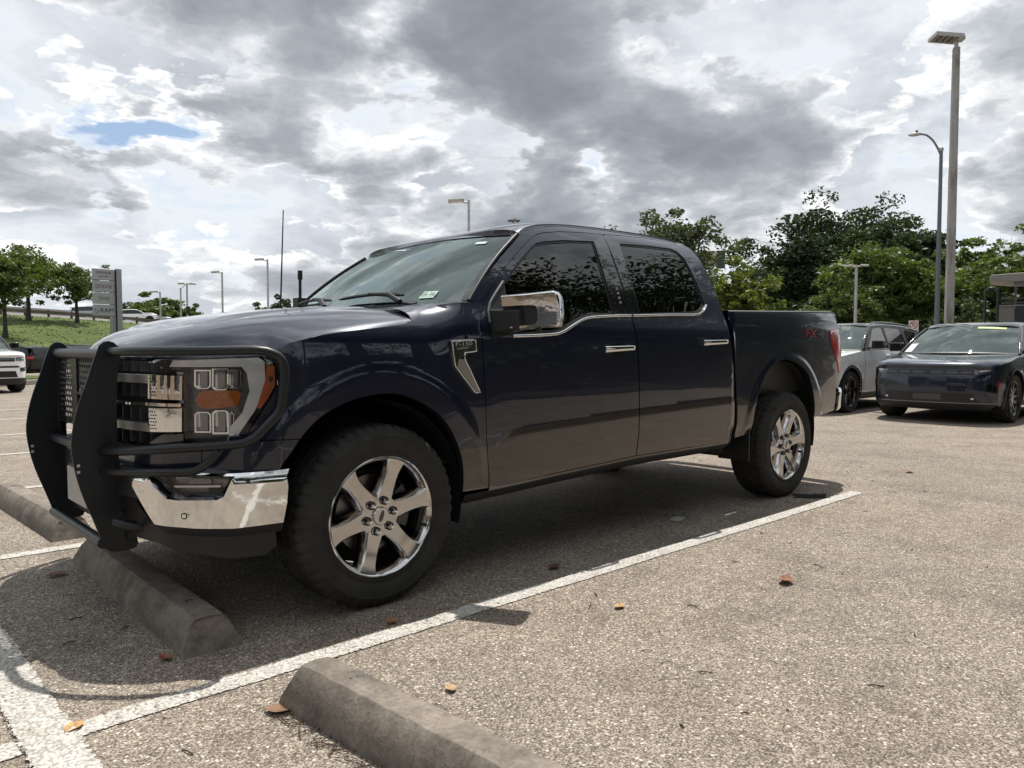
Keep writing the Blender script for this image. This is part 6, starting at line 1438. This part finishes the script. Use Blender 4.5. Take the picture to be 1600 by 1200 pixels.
# ------------------------------------------------------------------ lamp posts, signs, shelter
GALV = lambda: mat('galvanised', (.44, .45, .46), .5, .35, vary=.12, vscale=4)
LAMPG = lambda: mat('lamp_grey', (.46, .46, .45), .5, vary=.1)
def vz(v, d, u=None):
    q = pix_dir(UREF if u is None else u, v); return CAM[2]+d*q[2]/math.hypot(q[0], q[1])
UREF = 800
def lot_lamp(u, d, vtop, label, arm=1.0, turn=0.0, r=.075, head=(.75, .34, .10), double=False, drop=.0):
    p = far_at(u, d); H = vz(vtop, d, u); q = pix_dir(u, 543)[:2]; q = q/np.hypot(*q); right = math.atan2(-q[0], q[1])
    o = empty('lot_lamp', p, right+turn, label, 'lamp post', 'lamp posts of the lot')
    mb = MB(); mb.tube([(0, 0, 0), (0, 0, H*.5), (0, 0, H)], [r*1.15, r, r*.85], 10); mb.build('pole', GALV(), o, smooth=60)
    mb = MB(); mb.lathe([(.22, 0), (.22, .5), (.18, .55), (0, .56)], (0, 0, 0), 'z', 16); mb.build('footing', mat('footing_concrete', (.3, .28, .26), .9), o, smooth=30)
    for s in ((-1, 1) if double else (-1,)):
        mb = MB(); mb.tube([(0, 0, H-.10), (s*.25, 0, H-.06)], .035, 8); mb.build('arm', GALV(), o, smooth=60)
        mb = MB(); a, b, h = head; x0, x1 = sorted((s*.18, s*(.18+a*arm))); mb.box((x0, -b/2, H-.07), (x1, b/2, H-.07+h), rot=Matrix.Rotation(R(6*s), 3, 'Y')); hd = mb.build('lamp_head', LAMPG(), o, bevel=.03)
        mb = MB(); mb.box((x0+.08, -b/2+.04, H-.085), (x1-.06, b/2-.04, H-.066), rot=Matrix.Rotation(R(6*s), 3, 'Y')); mb.build('diffuser', M_('white'), hd)
    return o
lot_lamp(733, 30, 313, 'lamp post with flat head rising behind the windshield top of the pickup', head=(.62, .36, .11), r=.06)
lot_lamp(420, 45, 405, 'lamp post left of the whip antenna, its flat head pointing left', head=(.52, .36, .10), r=.065)
lot_lamp(349, 62, 425, 'lamp post over the middle of the hood, third from the whip antenna', head=(.6, .4, .12), r=.08)
lot_lamp(252, 78, 456, 'smallest lamp post, directly right of the sign pylon', head=(.75, .4, .13), r=.09)
lot_lamp(294, 72, 443, 'twin-armed lamp post carrying a traffic signal, beside the narrow tree', head=(.55, .4, .12), r=.085, double=True)
lot_lamp(1335.5, 44, 414, 'lamp post with a T-shaped head in front of the dark oak', head=(.42, .34, .07), r=.085, double=True)
p = far_at(284, 70); o = empty('signal_post', p, 0, 'thin dark traffic signal post left of the twin-armed lamp', 'signal post'); mb = MB(); H = vz(450, 70, 284); mb.tube([(0, 0, 0), (0, 0, H)], .07, 8); mb.build('pole', GALV(), o); mb = MB(); mb.tube([(0, 0, H-.1), (.55, -.05, H+.45)], .035, 6); mb.build('arm', GALV(), o)
mb = MB(); mb.box((.42, -.17, H-2.2), (.70, .0, H-1.5)); h = mb.build('signal_head', M_('plast'), o, bevel=.03)
for k, m in enumerate(((.3, .03, .02), (.3, .2, .02), (.02, .2, .08))): mb = MB(); mb.lathe([(.08, -.01), (.09, 0)], (.56, -.175, H-1.62-.22*k), 'y', 12); mb.build('lens', mat('signal_lens_%d' % k, m, .3), h)
# big concrete pole with a flood light
d = 26; p = far_at(1481.5, d); H = vz(76, d, 1485)
q = pix_dir(1481, 543)[:2]; o = empty('flood_light_pole', p, math.atan2(-q[0], q[1])+R(14), 'tall stained square concrete pole with a slatted flood light on top', 'light pole')
def polemat(t, n, b):
    co = n('ShaderNodeTexCoord').outputs['Object']; f1 = noise(n, n('ShaderNodeMapping', {'Vector': co, 'Scale': (3, 3, .5)}).outputs[0], 1.4, 6, .65); f2 = noise(n, co, 14, 5, .65)
    c = ramp(n, f1, [(.35, (.17, .165, .155)), (.5, (.36, .35, .33)), (.65, (.44, .43, .41))]); c = mixc(n, .5, c, ramp(n, f2, [(.3, (.7,)*3), (.7, (1.15,)*3)]), 'MULTIPLY'); t.links.new(c, b.inputs['Base Color'])
mb = MB(); mb.add([(sx*w, sy*w, z) for z, w in ((0, .118), (H, .086)) for sx, sy in ((-1, -1), (1, -1), (1, 1), (-1, 1))], [(0, 1, 2, 3), (7, 6, 5, 4), (0, 4, 5, 1), (1, 5, 6, 2), (2, 6, 7, 3), (3, 7, 4, 0)]); mb.build('pole', mat('stained_pole', (.3, .28, .26), .9, build=polemat), o, bevel=.018)
mb = MB(); mb.box((-.089, -.089, H-.22), (.089, .089, H-.185)); mb.build('strap', mat('strap_grey', (.34, .33, .31), .6), o)
mb = MB(); mb.tube([(0, 0, H), (0, 0, H+.16)], .055, 10); mb.build('bracket', LAMPG(), o, smooth=60)
hd = empty('lamp_head', (0, 0, 0), parent=o)
rot = Matrix.Diagonal((.86, .86, .86)) @ Matrix.Rotation(R(10), 3, 'Z') @ Matrix.Rotation(R(7), 3, 'Y'); pv = (0, 0, H+.2); TF = lambda mbx: [tuple(rot @ (Vector(q)-Vector(pv))+Vector(pv)) for q in mbx.v]
mb = MB(); hz = H+.2
mb.box((-.80, -.34, hz), (-.74, .34, hz+.12)); mb.box((-.02, -.34, hz), (.10, .34, hz+.12)); mb.box((-.74, -.34, hz), (-.02, -.28, hz+.12)); mb.box((-.74, .28, hz), (-.02, .34, hz+.12)); mb.box((-.74, -.28, hz+.09), (-.02, .28, hz+.12)); mb.v = TF(mb); mb.build('housing', LAMPG(), hd, bevel=.006, weld=False)
for k in range(4):
    mb = MB(); x = -.72+.18*k; mb.box((x, -.28, hz+.01), (x+.10, .28, hz+.07)); mb.v = TF(mb); mb.build('light_bar', mat('bar_grey', (.18, .18, .17), .4), hd)
mb = MB(); mb.box((.10, -.16, hz-.0), (.22, .16, hz+.13)); mb.v = TF(mb); mb.build('driver_box', LAMPG(), hd, bevel=.02)
# thin street lamp with a curved arm
d = 40; p = far_at(1462.5, d); H = vz(234, d, 1463); q = pix_dir(1462, 543)[:2]; right = math.atan2(-q[0], q[1])
o = empty('street_lamp', p, right, 'thin grey street lamp with a curved arm, left of the concrete pole', 'street lamp')
mb = MB(); mb.tube([(0, 0, 0), (0, 0, H*.5), (0, 0, H)], [.12, .10, .075], 10); mb.build('pole', mat('pole_blue_grey', (.13, .15, .17), .5, .2), o, smooth=60); mb = MB(); mb.sphere((0, 0, H), (.11, .11, .12), 10); mb.build('cap', GALV(), o, smooth=60)
mb = MB(); mb.tube(spline([(0, 0, H-.30), (-.16, 0, H+.10), (-.36, 0, H+.46), (-.62, 0, H+.72), (-.85, 0, H+.78)], .1), .045, 8); mb.build('arm', mat('pole_blue_grey', (.13, .15, .17), .5, .2), o, smooth=60)
mb = MB(); mb.sphere((-1.07, 0, H+.80), (.30, .13, .085), 14); hd = mb.build('lamp_head', LAMPG(), o, smooth=60); mb = MB(); mb.lathe([(.05, 0), (.05, .10), (0, .11)], (-1.0, 0, H+.87), 'z', 10); mb.build('photocell', M_('dark'), hd)
# high mast far off
d = 150; p = far_at(803, d); H = vz(342, d, 803); o = empty('high_mast_light', p, 0, 'far high mast light just showing over the roof of the pickup', 'light mast'); mb = MB(); mb.tube([(0, 0, 0), (0, 0, H)], [.35, .12], 8); mb.build('pole', GALV(), o)
mb = MB(); mb.lathe([(.25, -.45), (.95, -.42), (.95, -.32), (.25, -.25)], (0, 0, H), 'z', 12); mb.build('lamp_ring', mat('mast_dark', (.1, .1, .1), .6), o)
for k in range(6): a = k*math.pi/3; mb = MB(); mb.box((1.0*math.cos(a)-.22, 1.0*math.sin(a)-.2, H-.55), (1.0*math.cos(a)+.22, 1.0*math.sin(a)+.2, H-.25)); mb.build('lamp', mat('mast_dark', (.1, .1, .1), .6), o)
# dealer sign pylon
d = 58; p = far_at(183.5, d); q = pix_dir(170, 543)[:2]; right = math.atan2(-q[0], q[1]); UREF = 175; H = vz(420, d); k = d/FPX
o = empty('sign_pylon', p, right+R(14), 'grey dealer sign pylon with four stacked brand panels', 'sign')
mb = MB(); mb.box((-.02, -.30, 0), (.30, .30, H)); mb.box((-.36, -.06, 0), (-.04, .26, H-.06)); mb.build('column', mat('pylon_silver', (.30, .31, .33), .35, .5), o, bevel=.02)
mb = MB(); mb.box((-.035, -.27, .0), (-.022, .27, H-.1)); mb.build('groove', M_('dark'), o)
ph = 16.0*k; z = vz(421, d)
PANEL = mat('sign_panel', (.34, .345, .36), .4, .2)
for i, body in enumerate(('CHRYSLER', 'DODGE', 'Jeep', 'RAM')):
    z1 = z-i*(ph+.012); z0 = z1-ph+.03
    mb = MB(); mb.box((-1.42, -.10, z0), (-.10, .14, z1)); pn = mb.build('sign_panel', PANEL, o, bevel=.03)
    m = [mat('sign_dark', (.05, .05, .055), .5), mat('sign_wine', (.16, .05, .06), .5), mat('sign_green', (.13, .15, .13), .5), mat('sign_black', (.012, .012, .014), .5)][i]
    w = (.92, .98, .68, .78)[i]; hh = (.16, .24, .36, .26)[i]; me = text_mesh(body, 1.0, .01); c = np.array([v.co for v in me.vertices]); mn = c.min(0); mx = c.max(0)
    cx_ = -.76 if i != 3 else -.60; cz_ = (z0+z1)/2+(.12 if i == 0 else 0)
    for v in me.vertices: v.co = (cx_+((v.co.x-mn[0])/(mx[0]-mn[0])-.5)*w, -.104-.01*(v.co.z > 0), cz_+((v.co.y-mn[1])/(mx[1]-mn[1])-.5)*hh)
    me.materials.clear(); me.materials.append(m); link('lettering', me, pn)
    if i == 0:
        mb = MB()
        for s in (-1, 1): mb.add([(-.76, -.104, cz_-.27), (-.76+s*.09, -.104, cz_-.22), (-.76+s*.46, -.104, cz_-.25), (-.76+s*.09, -.104, cz_-.28)], [(0, 1, 2, 3)])
        mb.build('wing_emblem', m, pn, fix=False)
    if i == 3:
        mb = MB(); mb.tube([(-1.27, -.105, cz_+.16), (-1.31, -.105, cz_), (-1.26, -.105, cz_-.17), (-1.18, -.105, cz_-.20), (-1.11, -.105, cz_-.12), (-1.11, -.105, cz_+.02)], .022, 6); mb.build('emblem', mat('sign_emblem', (.15, .15, .16), .5), pn)
# billboard far beyond the trees
d = 120; p = far_at(1109, d); q = pix_dir(1109, 543)[:2]; right = math.atan2(-q[0], q[1]); o = empty('billboard', p, right, 'far billboard partly behind leaves, right of the cab', 'billboard'); UREF = 1109; z0, z1 = vz(419, d), vz(392, d)
mb = MB(); mb.tube([(0, 0, 0), (0, 0, z0+.2)], .4, 10); mb.build('post', GALV(), o)
mb = MB(); mb.box((-1.4, -.1, z0), (.45, .15, z1)); mb.build('board', mat('board_ochre', (.20, .16, .09), .7, vary=.4, vscale=.8), o); mb = MB(); mb.box((.45, -.12, z0+.1), (.80, .1, z1-.2)); mb.build('board_panel', mat('board_pale', (.42, .38, .36), .7), o); mb = MB(); mb.box((.80, -.1, z0-.1), (2.1, .15, z1)); mb.build('board', mat('board_green', (.035, .055, .05), .7), o)
# no parking sign
d = 30; p = far_at(1426.5, d); q = pix_dir(1426, 543)[:2]; right = math.atan2(-q[0], q[1]); o = empty('no_parking_sign', p, right, 'white no parking sign with red circle between the two SUVs', 'sign'); UREF = 1426; z0, z1 = vz(519, d), vz(501, d)
mb = MB(); mb.box((-.02, .01, 0), (.02, .04, z1)); mb.build('post', GALV(), o)
pl_ = MB(); pl_.box((-.155, -.004, z0), (.155, .008, z1)); pl_ = pl_.build('sign_plate', mat('sign_white', (.62, .60, .58), .5), o, bevel=.003)
mb = MB(); zc = z1-.155; mb.lathe([(.100, -.006), (.128, -.006), (.128, -.0045), (.100, -.0045)], (0, 0, zc), 'y', 28, close=True); mb.box((-.10, -.0065, zc-.012), (.10, -.0045, zc+.012), rot=Matrix.Rotation(R(45), 3, 'Y')); mb.build('red_ring', mat('sign_red', (.42, .03, .03), .5), pl_)
lettering('P', .17, mat('sign_black', (.012, .012, .014), .5), pl_, (0, -.0055, zc), (1, 0, 0), (0, 0, 1), 0)
mb = MB(); mb.box((-.11, -.0055, z0+.05), (.11, -.0045, z0+.062)); mb.box((-.11, -.0055, z0+.08), (.11, -.0045, z0+.092)); mb.build('small_print', mat('sign_black', (.012, .012, .014), .5), pl_)
# shelter, cabinets and the pipe hoop at the right edge
d = 24; p = far_at(1597, d); q = pix_dir(1588, 543)[:2]; right = math.atan2(-q[0], q[1]); k = d/FPX
o = empty('shelter', p, right, 'grey flat-roofed shelter on posts at the right edge behind the dark SUV', 'shelter')
UREF = 1575; zr = vz(431, d); mb = MB(); mb.prism([(-.75, zr-.16), (-.72, zr-.03), (2.6, zr+.10), (2.6, zr-.18), (-.30, zr-.22)], 'y', -.9, .9); mb.build('roof', mat('shelter_grey', (.24, .23, .225), .6), o, bevel=.015)
mb = MB(); mb.box((-.22, -.80, zr-.34), (2.5, -.74, zr-.20)); mb.build('fascia', mat('shelter_fascia', (.18, .17, .17), .6), o)
for x in (-.18, .06, 1.9): mb = MB(); mb.box((x-.03, -.05, 0), (x+.03, .05, zr-.18)); mb.build('post', mat('shelter_post', (.17, .18, .19), .5), o)
for z in (vz(466, d), vz(473, d)): mb = MB(); mb.box((-.5, .3, z), (2.4, .34, z+.03)); mb.build('rail', mat('shelter_post', (.17, .18, .19), .5), o)
for u, w, m, lab in ((1570.5, .42, mat('cabinet_tan', (.17, .155, .14), .6), 'tan cabinet standing under the left end of the shelter'), (1596, .62, mat('cabinet_navy', (.018, .022, .035), .5), 'navy blue cabinet right of the tan one under the shelter')):
    p = far_at(u, d-.4); zt = vz(479, d-.4); o = empty('cabinet', p, right, lab, 'cabinet', 'cabinets under the shelter'); mb = MB(); mb.box((-w/2, -.25, .05), (w/2, .25, zt)); mb.build('casing', m, o, bevel=.012); mb = MB(); mb.box((-w/2+.03, -.262, .12), (w/2-.03, -.248, zt-.06)); dd = mb.build('door', m, o, bevel=.004); mb = MB(); mb.box((w/2-.10, -.28, zt*.5), (w/2-.08, -.26, zt*.5+.15)); mb.build('handle', M_('steel'), dd); mb = MB(); mb.box((-w/2-.015, -.27, zt), (w/2+.015, .27, zt+.03)); mb.build('lid', mat('shelter_grey', (.24, .23, .225), .6), o)
p = far_at(1547, d-3); zt = vz(449, d-3); o = empty('pipe_hoop', p, right, 'dark green upside-down U pipe standing left of the shelter', 'pipe hoop'); r = .125; mb = MB(); mb.tube([(-r, 0, 0), (-r, 0, (zt-r)*.5), (-r, 0, zt-r)]+[(-r*math.cos(a), 0, zt-r+r*math.sin(a)) for a in np.linspace(.2, math.pi-.2, 12)]+[(r, 0, zt-r), (r, 0, (zt-r)*.5), (r, 0, 0)], .030, 10); mb.build('pipe', mat('pipe_green', (.012, .028, .024), .4), o, smooth=60)
for s in (-1, 1): mb = MB(); mb.lathe([(.07, 0), (.07, .015), (.035, .02)], (s*r, 0, 0), 'z', 14); mb.build('base_plate', mat('pipe_green', (.012, .028, .024), .4), o)
# kerbed grass island at the far left
p0 = np.array(far_at(-60, 26)[:2]); p1 = np.array(far_at(140, 30)[:2]); dv = (p1-p0)/np.linalg.norm(p1-p0); nv = np.array([-dv[1], dv[0]]); Ln = np.linalg.norm(p1-p0)
mb = MB(); ring = [p0, p1, p1+nv*2.4, p0+nv*2.4]; ring = [tuple(q) for q in ring]; mb.prism(ring, 'z', 0, .15); o = mb.build('island_kerb', mat('kerb_concrete', (.26, .24, .22), .9, vary=.2, vscale=2), bevel=.02); tag(o, None, None, None, 'structure')
mb = MB(); i_ = [p0+dv*.18+nv*.18, p1-dv*.18+nv*.18, p1-dv*.18+nv*2.22, p0+dv*.18+nv*2.22]; mb.prism([tuple(q) for q in i_], 'z', .12, .19); o = mb.build('island_grass', MATS['mown_grass']); tag(o, None, None, None, 'structure')
# ------------------------------------------------------------------ litter on the asphalt
def leaf(x, y, s, col, rz, label, curl=.25):
    mb = MB(); n_ = 9; rows = []
    for i in range(n_):
        t = i/(n_-1); w = math.sin(math.pi*min(1, t*.93+.05))**.8*.34; zc = curl*s*(t-.5)**2*1.6
        rows.append([((t-.5)*s, sy*w*s, zc+abs(sy)*.18*s*w*2+.004) for sy in (-1, -.5, 0, .5, 1)])
    mb.grid(np.array(rows)); mb.tube([(s*.5, 0, .004+curl*s*.4), (s*.75, .02*s, .006)], .0012, 5)
    o = mb.build('fallen_leaf', mat('dry_leaf_%d' % int(col[0]*1000), col, .7, vary=.45, vscale=40), smooth=60, fix=False, weld=False); o.location = (x, y, .002); o.rotation_euler = (0, 0, rz); tag(o, label, 'leaf', 'fallen leaves on the asphalt'); return o
leaf(-.089, -1.185, .062, (.34, .15, .05), .9, 'orange-brown dry leaf beside the front wheel, just inside the bay line')
leaf(1.637, -2.045, .105, (.22, .085, .045), .4, 'red-brown curled leaf on open asphalt, right of centre', .5)
leaf(.756, -1.718, .062, (.42, .25, .10), .2, 'tan leaf on open asphalt below the rear door')
leaf(.98, -1.10, .085, (.11, .05, .035), .3, 'dark red leaf in shade under the pickup sill')
leaf(-.55, -1.62, .060, (.36, .2, .09), 2.6, 'small tan leaf behind the sunlit wheel stop')
leaf(-.30, -1.85, .055, (.40, .27, .14), 1.2, 'pale tan leaf further along behind the sunlit wheel stop')
leaf(-.80, -1.60, .085, (.20, .11, .06), 2.2, 'brown leaf tucked at the near corner of the sunlit wheel stop')
leaf(-1.30, -1.28, .07, (.42, .36, .2), .7, 'pale yellow leaf lying on the painted line crossing', .1)
leaf(-.92, -.93, .06, (.22, .2, .17), 1.7, 'grey leaf by the end of the shaded wheel stop')
leaf(-.96, .52, .10, (.20, .19, .17), .1, 'grey paper-like leaf in shade in front of the shaded wheel stop', .1)
leaf(3.9, -3.0, .08, (.25, .13, .07), .3, 'brown leaf on open asphalt far right')
leaf(5.6, -1.2, .10, (.20, .10, .06), .3, 'dark brown leaf on open asphalt beyond the bay line end')
mb = MB(); mb.box((-.06, -.035, 0), (.06, .035, .006)); o = mb.build('paper_scrap', mat('scrap_white', (.42, .40, .37), .8), bevel=.002); o.location = (2.40, -.878, .004); o.rotation_euler = (0, 0, .3); tag(o, 'pale scrap of paper lying in the shade under the pickup', 'scrap')
rr = random.Random(6); mb = MB(); pts = [(-.13+.26*k/8, rr.uniform(-.012, .012)) for k in range(9)]; rows = [[(x, y-.032-rr.uniform(0, .012), .002), (x, y-.012, .022+rr.uniform(0, .008)), (x, y+.02, .018+rr.uniform(0, .008)), (x, y+.034, .002)] for x, y in pts]; mb.grid(np.array(rows)); o = mb.build('rubber_scrap', M_('dark'), smooth=40); o.location = (3.80, -1.13, .002); o.rotation_euler = (0, 0, -.75); tag(o, 'black strip of torn rubber on the asphalt by the rear wheel', 'scrap')
# twigs and grit against the wheel stops
rr = random.Random(8); mb = MB()
for _ in range(140):
    y = rr.uniform(-3.2, -1.6); x = -.60+(-.118-.0)-(y+2.4)*.0785-rr.uniform(0, .05)**1.0; a = rr.uniform(0, 3.14); l = rr.uniform(.01, .045); mb.tube([(x-l*math.cos(a), y-l*math.sin(a), .004), (x, y+rr.uniform(-.004, .004), .010), (x+l*math.cos(a), y+l*math.sin(a), .004)], .0014, 4)
o = mb.build('twig_litter', mat('twig_brown', (.06, .042, .03), .9), smooth=0, weld=False, fix=False); tag(o, 'broken twigs and grit along the foot of the sunlit wheel stop', None, None, 'stuff')
rr = random.Random(18); mb = MB()
for _ in range(200):
    x = rr.uniform(-2, 6); y = rr.uniform(-3.6, 1.0); a = rr.uniform(0, 3.14); l = rr.uniform(.004, .03)*rr.choice((1, 1, .4)); r_ = rr.uniform(.001, .0028)
    mb.tube([(x-l*math.cos(a), y-l*math.sin(a), .003), (x, y, .0065), (x+l*math.cos(a), y+l*math.sin(a), .003)], r_, 4)
o = mb.build('grit_litter', mat('grit_dark', (.035, .028, .022), .9), smooth=0, weld=False, fix=False); tag(o, 'scattered dark grit and bits of twig on the asphalt', None, None, 'stuff')
